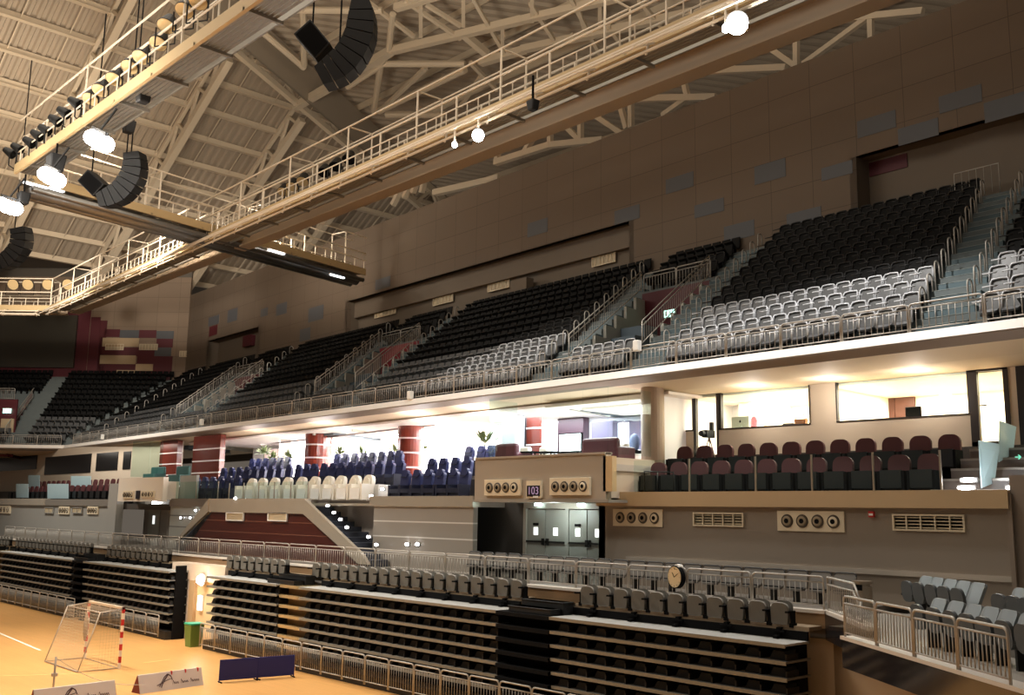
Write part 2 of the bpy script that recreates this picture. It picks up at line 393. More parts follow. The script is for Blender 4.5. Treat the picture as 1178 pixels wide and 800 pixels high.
# concourse back wall right, recess of the portal, wall left
b = MB(); b.box((-20.3, 23, 3.3), (-8.35, 23.25, 5.57)); b.box((-20.3, 23, 3.3), (-20.05, 24.2, 5.57))
struct(b.build('wall_right', TAUPEWALL))
b = MB(); b.box((-8.35, 23, 3.14), (-4, 23.2, 6.3)); b.box((-8.4, 22.9, 3.14), (-8.3, 23.05, 5.9)); struct(b.build('wall_right_end', mat('brown_side_wall', srgb(126, 112, 98), 0.45)))
b = MB(); b.box((-19.2, 22.94, 4.0), (-8.4, 23.02, 4.12)); struct(b.build('baseboard_right', mat('polished_baseboard', srgb(196, 186, 172), 0.2, 0.35, bump=.15, nscale=2)))
b = MB(); b.box((-20.3, 22.86, 5.57), (-8.35, 23.3, 5.98)); struct(b.build('trim_ledge_right', GOLD))
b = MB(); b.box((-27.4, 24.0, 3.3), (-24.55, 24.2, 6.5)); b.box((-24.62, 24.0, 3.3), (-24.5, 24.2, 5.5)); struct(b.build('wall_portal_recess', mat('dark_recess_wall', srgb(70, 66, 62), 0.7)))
b = MB(); b.box((-24.55, 23.95, 5.48), (-20.3, 24.2, 5.9)); b.box((-24.55, 23.93, 3.3), (-24.42, 24.05, 5.5)); struct(b.build('wall_portal_lintel', mat('portal_lintel_paint', srgb(168, 160, 148), 0.5)))
b = MB(); b.box((-24.95, 22.0, 5.66), (-19.05, 24.1, 5.74)); struct(b.build('ceiling_portal', mat('portal_soffit', srgb(150, 142, 130), .6)))
# VIP plinth walls
b = MB(); b.box((-31.2, 22.5, 3.3), (-25.5, 22.7, 5.5))
struct(b.build('wall_vip_right', grid_mat('grey_striped_cladding', srgb(150, 142, 132), srgb(210, 204, 196), 400, 0.55, 0.025, 0.35, 0.02)))
b = MB(); b.box((-31.4, 22.42, 5.5), (-25.45, 22.75, 5.87)); b.box((-36.4, 22.42, 5.5), (-31.4, 22.75, 5.6)); struct(b.build('trim_ledge_vip_right', GREYLEDGE))
b = MB(); b.prism([(-45.0, 3.3), (-30.3, 3.3), (-34.9, 5.2), (-42.3, 5.2)], 1, 21.6, 21.75)
struct(b.build('wall_vip_wood', grid_mat('banded_dark_wood', srgb(72, 31, 25), srgb(118, 76, 60), 300, 0.48, 0.018, 0.3, 0.05)))
b = MB(); b.box((-42.5, 21.5, 5.16), (-34.5, 21.8, 5.76)); b.prism([(-34.5, 5.76), (-34.5, 5.16), (-30.6, 3.4), (-30.0, 3.4), (-30.4, 3.75)], 1, 21.45, 21.6); b.prism([(-42.5, 5.76), (-42.5, 5.16), (-45.0, 3.95), (-45.6, 3.75)], 1, 21.45, 21.6)
struct(b.build('trim_ledge_vip', GREYLEDGE))
# left run
b = MB(); b.box((-48.6, 22.5, 3.3), (-42.0, 22.7, 5.4)); struct(b.build('wall_vip_left', grid_mat('grey_green_cladding', srgb(158, 158, 150), srgb(96, 94, 90), 400, 0.55, 0.03, 0.4, 0.02)))
b = MB(); b.box((-48.6, 22.42, 5.4), (-42.6, 22.75, 5.78)); struct(b.build('trim_ledge_vip_left', mat('taupe_ledge', srgb(134, 124, 114), .35, .4)))
b = MB(); b.box((-95, 22.5, 3.3), (-56.1, 22.7, 5.36)); b.box((-56.1, 22.3, 3.3), (-54.9, 22.7, 6.6)); struct(b.build('wall_left', GREYWALL))
b = MB(); b.box((-54.9, 23.9, 3.3), (-48.4, 24.1, 6.2)); b.cyl((-50.2, 23.6), .45, 3.3, 5.6, 16); struct(b.build('wall_portal_left', mat('shaded_grey_panel', srgb(140, 134, 126), .5)))
b = MB(); b.box((-95, 22.36, 5.36), (-66.4, 22.75, 5.78)); struct(b.build('trim_ledge_left', GREYLEDGE))
b = MB(); b.box((-66.4, 22.4, 5.36), (-56.1, 22.75, 5.74)); struct(b.build('trim_ledge_left_dull', mat('dull_grey_ledge', srgb(138, 132, 124), .4, .3)))

# decks of the boxes and of the VIP stand
DECK = mat('box_deck', srgb(70, 64, 58), .7)
b = MB(); b.box((-20.3, 23.3, 5.3), (-4, 31, 5.78)); b.box((-20.0, 24.75, 5.78), (-10.3, 31, 6.3)); b.box((-20.0, 25.9, 6.3), (-4, 31, 6.8)); b.box((-20, 26.4, 6.8), (-4, 31, 7.2))
struct(b.build('floor_boxes_right', DECK))
VD = mat('vip_deck', srgb(150, 140, 130), .6)
b = MB(); b.box((-48.2, 22.75, 5.2), (-35.6, 24.1, 5.7)); b.box((-48.2, 24.1, 5.2), (-27.6, 31.5, 5.7)); b.box((-35.6, 23.3, 3.3), (-30.9, 24.1, 5.7)); b.box((-30.9, 22.75, 5.5), (-25.55, 24.1, 5.7)); b.box((-48.2, 24.1, 5.7), (-25.55, 31.5, 6.2)); b.box((-48.2, 25.3, 6.2), (-25.55, 31.5, 6.7))
struct(b.build('floor_vip', VD))
b = MB(); b.box((-95, 22.75, 5.2), (-48.2, 31, 5.5)); b.box((-95, 24.4, 5.5), (-55.5, 31, 5.95)); b.box((-95, 25.6, 5.95), (-55.5, 31, 6.4)); struct(b.build('floor_boxes_left', DECK))

# box back wall with its openings
WB = 26.5
b = MB()
def wpiece(x0, x1, z0, z1, y0=WB, y1=WB + .15): b.box((x0, y0, z0), (x1, y1, z1))
wpiece(-20.3, -19.76, 5.8, 9.4); wpiece(-19.76, -19.28, 5.8, 8.04); wpiece(-18.32, -14.25, 5.8, 8.04); wpiece(-15.1, -14.25, 8.04, 9.4); wpiece(-14.25, -10.42, 5.8, 8.06)
wpiece(-20.3, -4, 9.24, 9.6); wpiece(-9.5, -9.28, 5.8, 9.4); wpiece(-8.55, -4, 5.8, 9.4); wpiece(-19.28, -18.32, 5.8, 7.2); wpiece(-10.42, -8.55, 5.8, 7.2)
struct(b.build('wall_boxes_right', mat('box_wall_paint', srgb(196, 180, 160), .65)))
FRAME = mat('dark_window_frame', srgb(40, 30, 26), .5)
def window(name, x0, x1, z0, z1, Y, fw=.05, left=None, glassm=GLASS):
    b = MB(); lw = left or fw
    b.box((x0, Y - .03, z0), (x0 + lw, Y + .1, z1)); b.box((x1 - fw, Y - .03, z0), (x1, Y + .1, z1)); b.box((x0, Y - .03, z0), (x1, Y + .1, z0 + fw)); b.box((x0, Y - .03, z1 - fw), (x1, Y + .1, z1))
    o = struct(b.build(name, FRAME)); g = MB(); g.box((x0 + lw, Y + .03, z0 + fw), (x1 - fw, Y + .042, z1 - fw)); g.build('pane', glassm, o); return o
window('window_1', -14.25, -10.47, 8.04, 9.26, WB, .04)
window('window_2', -18.32, -15.08, 8.03, 9.25, WB, .035, .12)
window('window_3', -19.76, -19.28, 8.03, 9.25, WB, .05)
window('door_2', -10.47, -9.48, 7.2, 9.27, WB, .12, .22)
o = window('door_3', -19.28, -18.34, 7.2, 9.25, WB, .05, .1)
b = MB(); b.box((-9.28, WB - .02, 7.2), (-8.55, WB + .1, 9.3)); struct(b.build('door_4', mat('blackish_door', srgb(26, 22, 26), .5)))
h = MB(); h.tube([(-10.2, WB - .05, 8.25), (-10.02, WB - .08, 8.25)], .02); h.build('door_handle', DARKSTEEL, bpy.data.objects['door_2'])
# rooms behind
b = MB(); b.box((-20.3, 30.6, 7.2), (-4, 30.8, 10.2)); b.box((-20.35, 26.6, 7.2), (-20.2, 30.8, 10.2)); b.box((-8.5, 26.6, 7.2), (-8.35, 30.8, 10.2)); b.box((-14.75, 26.65, 7.2), (-14.6, 30.7, 10.2)); b.box((-18.95, 28.6, 7.2), (-18.2, 30.7, 10.2))
struct(b.build('wall_box_rooms', ROOMWALL))
b = MB(); b.box((-20.3, 26.65, 9.13), (-4, 30.8, 9.19)); struct(b.build('ceiling_box_rooms', WHITE))
b = MB(); b.box((-20.2, 26.65, 7.2), (-8.5, 30.7, 7.25)); struct(b.build('floor_box_rooms', mat('beige_carpet', srgb(170, 140, 110), .9)))
a0, a1 = at_y(1008, 470, 30.55), at_y(1053, 470, 30.55)
b = MB(); b.box((a0.x, 30.5, 7.25), ((a0.x + a1.x) / 2 - .01, 30.6, at_y(1030, 456, 30.55).z)); b.box(((a0.x + a1.x) / 2 + .01, 30.5, 7.25), (a1.x, 30.6, at_y(1030, 456, 30.55).z))
dd = struct(b.build('door_5', BROWNDOOR)); h = MB(); h.box((a0.x + .18, 30.47, a0.z + .32), (a0.x + .5, 30.5, a0.z + .42)); h.build('door_sign', WHITE, dd)

# left boxes: dark windows in a beige wall
b = MB(); b.box((-95, WB, 5.9), (-56.5, WB + .2, 9.5)); struct(b.build('wall_boxes_left', mat('box_wall_paint', (1, 1, 1))))
DG = mat('dark_window_glass', srgb(14, 14, 16), .3, spec=.4)
for i, (xa, xb, ya, yb) in enumerate(((-30, 42, 525, 540), (53, 104, 526.5, 544), (112, 135, 522, 541), (143, 150, 520, 540))):
    p, q = at_y(xa, ya, WB), at_y(xb, yb, WB); q2 = at_y(xb, ya, WB)
    b = MB(); b.box((p.x, WB - .04, q.z), (q.x, WB + .05, p.z)); struct(b.build(f'window_{4 + i}', DG))
# VIP room
b = MB(); b.box((-56.5, 31.3, 5.2), (-25, 31.5, 10)); struct(b.build('wall_vip_back', mat('white_vip_wall', srgb(250, 248, 246), .6)))
b = MB(); b.box((-48.6, 28.5, 5.2), (-47.4, 31.4, 9.6)); struct(b.build('wall_vip_side', mat('white_vip_wall', (1, 1, 1))))
b = MB(); q = [T(9.2, 1.3, 0), T(46.5, 1.3, 0), T(46.5, 9, 0), T(9.2, 9, 0)]
b.hexa([v + Vector((0, 0, 9.1)) for v in q] + [v + Vector((0, 0, 9.19)) for v in q]); struct(b.build('ceiling_vip', mat('white_vip_ceiling', srgb(246, 240, 238), .6)))
b = MB(); b.bar(at_y(300, 512, 27.6), at_y(500, 489, 27.6), .05, .08); struct(b.build('trim_vip_ceiling_track', mat('track_grey', srgb(120, 110, 108), .5)))
# band-clad columns
BAND = mat('white_column_band', srgb(238, 226, 222), .3)
def column(xa, xb, Y, ztop, zb=5.7, square=False, bands=(6.6, 7.25, 7.9, 8.55)):
    p, q = at_y(xa, 520, Y), at_y(xb, 520, Y); cx, r = (p.x + q.x) / 2, abs(q.x - p.x) / 2
    b = MB()
    if square:
        b.box((cx - r, Y, zb), (cx + r, Y + .3, ztop)); b.m = 1
        for z in bands: b.box((cx - r - .015, Y - .015, z - .035), (cx + r + .015, Y + .3, z + .035))
    else:
        b.cyl((cx, Y), r * .76, zb, ztop, 28); b.m = 1
        for z in bands: b.cyl((cx, Y), r * .76 + .012, z - .035, z + .035, 28)
        b.m = 0; b.cyl((cx, Y), r * .80, ztop - .12, ztop, 28)
    return b
for i, (a, c, Y, sq) in enumerate(((355, 377.5, 27.5, False), (460, 484.5, 27.5, False), (222, 253, 25.6, True), (184, 204, 26.2, True))):
    o = struct(column(a, c, Y, 9.3, square=sq).build(f'column_vip', [REDWOOD, BAND], smooth=False))
    if sq is False: pass
# round plain column beside the lounge
p = at_y(751, 495, 24.8); b = MB(); b.cyl((p.x, 24.8), .37, 5.8, 9.4, 24); struct(b.build('column_grey', mat('column_beige', srgb(160, 138, 118), .5), smooth=False))

# balcony slab profile swept along both fronts
def sweep(name, prof, m):
    b = MB(); secs = []
    for tt, s, fr in ((T, -14, 0), (T, SC, 1), (T2, 26, 0)):
        ring = []
        for n, z in prof:
            if fr == 1: ring.append(T(SC + n * MIT, n, z))
            else: ring.append(tt(s, n, z))
        secs.append(ring)
    k = len(prof); vs = [p for r in secs for p in r]; fs = []
    for i in range(2):
        for j in range(k): fs.append((i * k + j, i * k + (j + 1) % k, (i + 1) * k + (j + 1) % k, (i + 1) * k + j))
    fs += [tuple(range(k)), tuple(range(3 * k - 1, 2 * k - 1, -1))]
    b.add(vs, fs); return struct(b.build(name, m))
sweep('trim_balcony_white', [(0.0, 9.56), (0.13, 9.80), (.34, 9.80), (.34, 9.56)], WHITEP)
sweep('trim_balcony_lower', [(.02, 9.52), (.02, 9.56), (.5, 9.56), (.5, 9.36), (.3, 9.36)], MAUVE)
sweep('ceiling_balcony_soffit', [(.3, 9.36), (.3, 9.5), (9, 9.5), (9, 9.2), (3.0, 9.2), (1.6, 9.22)], TAN)

# ================================================================== upper stand
ROWS, RD, RR, N0, Z0 = 13, .8, .52, .35, 9.78
def rown(k): return N0 + RD * k
def rowz(k): return Z0 + RR * k
def s_end(n): return SC + n * MIT
# stairs in the rake: (s at n=2.5, skew, width, first row, last row)
VOMS = [(12.8, .26, 3.5), (31.2, .5, 3.8), (48.6, .7, 4.2)]            # centre at n=2.5, skew, width
VR0, VR1 = 2, 9                                                        # rows cut by a gangway opening
AISLES = [(.45, .22, 1.3), (10.25, .25, 1.4), (15.1, .29, .95), (28.4, .47, 1.4), (33.65, .52, .95), (45.6, .68, 1.5), (51.25, .72, .95), (62.5, .4, 1.4)]
def cuts(n, k):
    c = [(a + sk * (n - 2.5) - w / 2, a + sk * (n - 2.5) + w / 2) for a, sk, w in AISLES]
    if VR0 <= k < VR1: c += [(a + sk * (n - 2.5) - w / 2, a + sk * (n - 2.5) + w / 2) for a, sk, w in VOMS]
    return sorted(c)
def obox(b, fr, s0, s1, n0, n1, z0, z1):
    q = [fr(s0, n0, 0), fr(s1, n0, 0), fr(s1, n1, 0), fr(s0, n1, 0)]
    return b.hexa([Vector((p.x, p.y, z0)) for p in q] + [Vector((p.x, p.y, z1)) for p in q])
b = MB(); st = MB(); nos = MB()
for k in range(ROWS):
    n0, n1 = rown(k), rown(k + 1); nm = (n0 + n1) / 2
    segs = [(-14, s_end(n0))]
    if VR0 <= k < VR1:
        segs = []; s = -14
        for a, sk, w in VOMS:
            c = a + sk * (nm - 2.5); segs.append((s, c - w / 2)); s = c + w / 2
        segs.append((s, s_end(n0)))
    for s0, s1 in segs: obox(b, T, s0, s1, n0, n1, max(9.45, rowz(k) - 1.2), rowz(k))
    obox(b, T2, -n0 * MIT, 26, n0, n1, max(9.45, rowz(k) - 1.2), rowz(k))
    for i, (a, sk, w) in enumerate(AISLES):
        c = a + sk * (nm - 2.5)
        if k < ROWS - 1:
            obox(st, T, c - w / 2, c + w / 2, n0 + RD / 2, n1, rowz(k), rowz(k) + RR / 2)
            for (nn, zz) in ((n0, rowz(k)), (n0 + RD / 2, rowz(k) + RR / 2)): obox(nos, T, c - w / 2, c + w / 2, nn - .01, nn + .10, zz, zz + .012)
            # a worn pale patch on some treads
            if (k * 3 + i) % 4 == 0: obox(nos, T, c - .3, c + .15, n0 + .12, n0 + .38, rowz(k), rowz(k) + .01)
struct(b.build('floor_upper_tier', CONC)); struct(st.build('floor_tier_steps', TEALSTEP)); struct(nos.build('trim_step_nosings', NOSING))
# upper hall wall with a recessed band behind the last row
NW = 10.78; WZ = 23.6
b = MB()
LINT = 19.0
piers = [(-14, -13), (7.85, 19.6), (44.8, 57.7), (66.7, SC + NW * MIT)]
opens = [(-13, 7.85), (19.6, 44.8), (57.7, 66.7)]
for s0, s1 in piers: obox(b, T, s0, s1, NW, NW + .3, 9.0, LINT)
obox(b, T, -14, SC + NW * MIT, NW, NW + .3, LINT, WZ)
UW = grid_mat('upper_wall_cladding', srgb(106, 92, 78), srgb(80, 69, 58), 1.95, 1.32, .014, .8, .04)
wall = struct(b.build('wall_upper', UW))
# the local frame of the wall keeps its joints upright
for o in (wall,):
    m = Matrix.Translation(O1) @ Matrix.Rotation(RZ1, 4, 'Z'); o.data.transform(m.inverted()); o.matrix_world = m
b = MB()
for s0, s1 in opens:
    obox(b, T, s0 - .3, s1 + .3, NW + .9, NW + 1.2, 9, LINT + .3)
    obox(b, T, s0 - .3, s0, NW, NW + 1.2, 9, LINT + .3); obox(b, T, s1, s1 + .3, NW, NW + 1.2, 9, LINT + .3)
    if s0 == 19.6: obox(b, T, s0, s1, NW + .55, NW + .95, 17.95, LINT + .2)
obox(b, T, 27.0, 28.3, NW + .1, NW + .6, 9, 17.6)
struct(b.build('wall_upper_recess', mat('recess_wall_paint', srgb(112, 100, 86), .75, noise=.05, nscale=.7)))
b = MB()
for s0, s1 in opens: obox(b, T, s0, s1, NW, NW + 1.0, LINT, LINT + .06)
for s0, s1 in opens: obox(b, T, s0, s1, rown(ROWS), NW + 1.0, 15.8, 16.0)
struct(b.build('trim_recess_soffit', mat('recess_wall_paint', (1, 1, 1))))
# grey panels in the cladding
GP = mat('grey_cladding_panel', srgb(82, 84, 88), .6); gp = MB()
for xa, xb, za, zb in ((766, 798, 202, 219), (799, 833, 232, 247), (833, 868, 257, 275), (607, 630, 254, 270), (707, 736, 239, 255), (868, 904, 187, 208), (905, 945, 242, 258), (945, 981, 189, 204), (986, 1031, 133, 153), (1033, 1080, 142, 162), (1080, 1130, 104, 124), (1132, 1185, 111, 135), (432, 449, 320, 332)):
    p, q = on_n(xa, (za + zb) / 2, NW), on_n(xb, (za + zb) / 2, NW); zc = p.z * .5 + q.z * .5; s0, s1 = s_of(p), s_of(q)
    p1 = on_n((xa + xb) / 2, za, NW); p2 = on_n((xa + xb) / 2, zb, NW)
    obox(gp, T, s0, s1, NW - .015, NW + .01, p2.z, p1.z)
for xa, xb, za, zb in ((318, 330, 349, 362), (355, 372, 353, 369), (345, 357, 378, 392), (262, 273, 356, 370), (240, 252, 364, 374), (300, 308, 355, 364)):
    p, q = on_n(xa, (za + zb) / 2, NW), on_n(xb, (za + zb) / 2, NW); s0, s1 = s_of(p), s_of(q)
    obox(gp, T, s0, s1, NW - .015, NW + .01, on_n((xa + xb) / 2, zb, NW).z, on_n((xa + xb) / 2, za, NW).z)
struct(gp.build('wall_upper_panel', GP))
mp = MB()
for xa, xb, za, zb in ((1000, 1044, 182, 198),):
    p, q = on_n(xa, (za + zb) / 2, NW + .88), on_n(xb, (za + zb) / 2, NW + .88)
    obox(mp, T, s_of(p), s_of(q), NW + .86, NW + .9, on_n((xa + xb) / 2, zb, NW + .88).z, on_n((xa + xb) / 2, za, NW + .88).z)
p, q = on_n(241, 380, NW), on_n(250, 380, NW); obox(mp, T, s_of(p), s_of(q), NW - .02, NW, on_n(246, 386, NW).z, on_n(246, 375, NW).z)
p, q = on_n(284, 390, NW + .85), on_n(293, 390, NW + .85); obox(mp, T, s_of(p), s_of(q), NW + .5, NW + .9, on_n(288, 399, NW + .85).z, on_n(288, 387, NW + .85).z)
struct(mp.build('wall_maroon_panel', MAROON))
# corner wall with the maroon field, ivory patches and the dark screen
NC = 10.78
b = MB(); obox(b, T2, -NC * MIT, 40, NC, NC + .3, 9, 25.2)
cw = struct(b.build('wall_corner', grid_mat('corner_wall_cladding', srgb(132, 114, 96), srgb(104, 90, 76), 1.9, 1.3, .015, .75, .05)))
m = Matrix.Translation(PCc) @ Matrix.Rotation(RZ2, 4, 'Z'); cw.data.transform(m.inverted()); cw.matrix_world = m
b = MB(); obox(b, T2, -NC * MIT, 40, NC + .1, NC + .4, 25.2, 26.05); struct(b.build('wall_corner_fascia', mat('dark_grey_fascia', srgb(92, 86, 78), .7)))
def crect(b, xa, xb, ya, yb, n, t=.03):
    a, c = on_c(xa, (ya + yb) / 2, n), on_c(xb, (ya + yb) / 2, n); sa, sb = sorted(((a - PCc).dot(S2), (c - PCc).dot(S2)))
    obox(b, T2, sa, sb, n - t, n, on_c((xa + xb) / 2, yb, n).z, on_c((xa + xb) / 2, ya, n).z)
b = MB()
for r in ((-60, 101, 352, 460), (101, 112, 365, 460), (112, 120, 369, 460), (120, 138, 379, 388), (160, 180, 380, 389), (180, 199, 390, 400), (120, 178, 400, 410), (112, 116, 388, 460), (156, 197, 410, 460), (116, 156, 418, 460)): crect(b, *r, NC - .01)
struct(b.build('wall_corner_maroon', MAROON))
b = MB()
for r in ((118, 160, 389, 399), (115, 156, 409, 419), (156, 176, 419, 427), (134, 155, 426, 436)): crect(b, *r, NC - .045)
struct(b.build('wall_corner_patch', mat('ivory_patch', srgb(178, 156, 124), .7)))
b = MB()
for r in ((138, 160, 380, 389), (180, 200, 381, 390), (178, 197, 400, 410), (118, 134, 390, 399)): crect(b, *r, NC - .02)
struct(b.build('wall_corner_panel', GP))
b = MB(); crect(b, -60, 88, 363, 423, NC - .06, .25); o = b.build('scoreboard_screen', mat('switched_off_screen', srgb(58, 54, 46), .35))
tag(o, 'large switched-off dark screen on the maroon corner wall', 'screen')

# grilles in the walls
def vent(name, p, q, zb, zt, nrm_off, label, group, cells=5, m=OFFWHITE):
    """a framed air grille between two points of a wall, standing proud of it along nrm_off"""
    p = Vector((p.x, p.y, 0)); q = Vector((q.x, q.y, 0)); L = (q - p).length; d = (q - p) / L; c = (p + q) / 2
    t = thing(name, (c.x, c.y, zb), label, 'vent', group, math.atan2(d.y, d.x)); h = zt - zb; f = .04
    b = MB(); b.box((-L / 2, -.05, 0), (L / 2, .02, f)); b.box((-L / 2, -.05, h - f), (L / 2, .02, h)); b.box((-L / 2, -.05, f), (-L / 2 + f, .02, h - f)); b.box((L / 2 - f, -.05, f), (L / 2, .02, h - f))
    for k in range(1, cells): x = -L / 2 + L * k / cells; b.box((x - .014, -.045, f), (x + .014, .02, h - f))
    b.build('frame', m, t)
    g = MB(); g.box((-L / 2 + f, .0, f), (L / 2 - f, .02, h - f))
    ns = max(4, int(h / .08))
    for k in range(ns): z = f + (h - 2 * f) * (k + .5) / ns; g.box((-L / 2 + f, -.014, z - .016), (L / 2 - f, 0, z + .012))
    g.build('grille', mat('grille_louvre', srgb(196, 182, 154), .6), t)
    return t
for i, (xa, xb, ya, yb, w) in enumerate(((683, 710, 293, 305, 'right end of the long recess'), (563, 588, 322, 334, 'left of the wall pier'), (500, 523, 338, 350, 'behind the second gangway railing'), (433, 457, 354, 364, 'left end of the long recess'))):
    p, q = on_n(xa, (ya + yb) / 2, NW + .88), on_n(xb, (ya + yb) / 2, NW + .88)
    vent('air_grille', p + N1 * -.1, q + N1 * -.1, on_n((xa + xb) / 2, yb, NW + .88).z, on_n((xa + xb) / 2, ya, NW + .88).z, 0, 'pale framed air grille above the top seats, ' + w, 'air grilles of the upper wall', 6)
for i, (xa, xb, ya, yb, w) in enumerate(((122, 143, 396, 403, 'left'), (161, 182, 396, 403, 'middle'), (207, 226, 404, 411, 'right-hand'))):
    p, q = on_c(xa, ya, NC), on_c(xb, ya, NC); vent('air_grille', p - N2 * .06, q - N2 * .06, on_c(xa, yb, NC).z, on_c(xa, ya, NC).z, 0, f'small framed air grille on the patchwork corner wall, {w} one of three', 'air grilles of the corner wall', 6)

# seats of the upper stand
def tipup(m, w=.46):
    pan = rot_x(plate(w - .06, .40, .05, .1), -62); move(pan, (0, -.02, .38))
    back = rot_x(plate(w, .50, .05, .09, bow=.02), -12); move(back, (0, .16, .38))
    rim = MB(); pts = [(x, y, z) for x, y, z in ((-w / 2, .16, .44), (-w / 2 + .01, .21, .80), (-w / 2 + .05, .222, .872), (0, .225, .885), (w / 2 - .05, .222, .872), (w / 2 - .01, .21, .80), (w / 2, .16, .44))]; rim.tube(pts, .028, 5)
    global PEDGE
    PEDGE = MB().tube([(-w / 2 + .05, -.36, .58), (w / 2 - .05, -.36, .58)], .022, 5)
    br = MB(); br.box((-.04, .02, 0), (.04, .30, .36)); br.box((-w / 2 + .02, .08, .32), (w / 2 - .02, .16, .40))
    return pan, back, rim, br
def seat_parts(m, frame_m, rm, w=.46):
    pan, back, rim, br = tipup(m, w)
    return [('backrest', back.mesh('backrest', m, False), [('rim', rim.mesh('rim', rm, True))]), ('seat_pan', pan.mesh('seat_pan', m, False), [('pan_edge', PEDGE.mesh('pan_edge', rm, True))]), ('bracket', br.mesh('bracket', frame_m, False), [])]
GS = seat_parts(GREYSEAT, DARKSTEEL, SEATRIM); BS = seat_parts(BLACKSEAT, DARKSTEEL, BLACKRIM)
pan, back, rim, br = tipup(None); SIMPLE = MB(); SIMPLE.merge(pan).merge(back).merge(br)
pan, back, rim, br = tipup(None); SIMPLER = MB()
for z0, z1, y0, y1 in ((.38, .86, .14, .24),): SIMPLER.hexa([(-.23, .16, .38), (.23, .16, .38), (.23, .21, .38), (-.23, .21, .38), (-.2, .25, .87), (.2, .25, .87), (.2, .3, .87), (-.2, .3, .87)])
SIMPLER.hexa([(-.2, -.02, .38), (.2, -.02, .38), (.2, .03, .36), (-.2, .03, .36), (-.2, -.30, .55), (.2, -.30, .55), (.2, -.28, .60), (-.2, -.28, .60)]); SIMPLER.box((-.03, .05, 0), (.03, .25, .38))
SP = .505
BLOCKN = ['right of the right-hand stairs', 'left of the right-hand stairs', 'between the first gangway and the stairs right of it', 'left of the first gangway', 'right of the second gangway', 'beside the second gangway', 'further left']
cand = []
for k in range(ROWS):
    n = rown(k) + .42; c = cuts(n, k); last = -13.5
    lim = s_end(n) - .5
    bl = 0; cur = last
    for s0, s1 in c + [(lim, lim + 1)]:
        L = s0 - .12 - cur; cnt = int(L / SP)
        if cnt > 0:
            for j in range(cnt):
                s = s0 - .12 - SP * (j + .5) - (L - cnt * SP) * .5; p = T(s, n, rowz(k))
                cand.append((p, RZ1, k, (s0, j + 1, cnt), (p - CAM).length, 1))
        cur = s1 + .12
for k in range(ROWS):
    n = rown(k) + .42; s = -n * MIT + .9
    while s < 26:
        if not (3.1 + .2 * n < s < 4.9 + .2 * n) and not (VR0 <= k < 9 and 4.9 + .2 * n <= s < 11.5):
            p = T2(s, n, rowz(k)); cand.append((p, RZ2, k, None, (p - CAM).length, 2))
        s += SP
# the seats nearest to the camera that fall into the frame
def infr(p, mgn=8):
    q = R.transposed() @ (p + Vector((0, 0, .6)) - CAM)
    if q.z <= 0: return False
    x, y = CX + F * q.x / q.z, CY + F * q.y / q.z
    return -mgn < x < W + mgn and -mgn < y < HH + mgn
vis = [c for c in cand if infr(c[0])]
vis.sort(key=lambda c: c[4])
near = vis[:300]; far = vis[300:] + [c for c in cand if c[5] == 1 and s_of(c[0]) < 0 and not infr(c[0])]
near_ids = set(id(c) for c in near)
aname = lambda s0: min(((abs(a + sk * 0 - s0), i) for i, (a, sk, w) in enumerate(AISLES)))[1]
def stairname(s0, k):
    n = rown(k) + .42; best = None
    for i, (a, sk, w) in enumerate(AISLES):
        d = abs(a + sk * (n - 2.5) - w / 2 - s0)
        if best is None or d < best[0]: best = (d, ('right-hand stairs', 'stairs right of first gangway', 'stairs left of first gangway', 'stairs right of second gangway', 'stairs left of second gangway')[min(i, 4)])
    for i, (a, sk, w) in enumerate(VOMS):
        d = abs(a + sk * (n - 2.5) - w / 2 - s0)
        if d < best[0]: best = (d, ('first gangway', 'second gangway', 'third gangway')[i])
    return best[1]
for p, rz, k, info, dist, fr in near:
    g = k < 4; s0, j, cnt = info
    place('stadium_chair', GS if g else BS, p, rz, f"{'grey' if g else 'black'} tip-up seat, balcony row {k + 1}, {nth(j)} seat right of the {stairname(s0, k)}", 'seat', f"{'grey' if g else 'black'} upper tier seats")
for nm, sel, m in (('grey_distant_seating', lambda c: c[2] < 4, GREYSEAT), ('black_distant_seating', lambda c: c[2] >= 4, BLACKSEAT)):
    b = MB(); src = SIMPLER
    for c in far:
        if sel(c): b.merge(src, Matrix.Translation(c[0]) @ Matrix.Rotation(c[1], 4, 'Z'))
    o = b.build(nm, m); tag(o, f"mass of {'grey' if 'grey' in nm else 'black'} seats in the {'lower' if 'grey' in nm else 'upper'} rows towards the far corner of the balcony", 'seats', kind='stuff')

# balcony railing
rail_run('balcony_railing', [tuple(T(s, .24, 0).xy) for s in (-3.05, 65.0)], 9.8, .72, 1.86, 'steel balcony railing panel over the white fascia, {} from its right end', 'railing', 'balcony railing panels', nb=10)
rail_run('corner_stand_railing', [tuple(T2(s, .16, 0).xy) for s in (0.2, 15)], 9.8, .72, 1.86, 'steel railing panel of the far corner balcony, {} from the bend', 'railing', 'far corner railing panels', nb=10)
for i, (px, py, w_) in enumerate(((733, 398, 'near the first gangway'), (472, 455, 'below the second gangway'), (232, 486, 'below the third gangway'), (118, 503, 'near the bend of the balcony'))):
    p = on_n(px, py, .08); t = thing('railing_box', p, f'small white box fixed to the balcony railing {w_}', 'box', 'white boxes on the balcony railing', RZ1); b = MB(); b.box((-.11, -.1, -.17), (.11, .1, .17)); o = b.build('casing', WHITE, t); bevel(o, .03); b = MB(); b.box((-.08, .1, -.08), (.08, .18, .08)); b.build('clamp', DARKSTEEL, t)
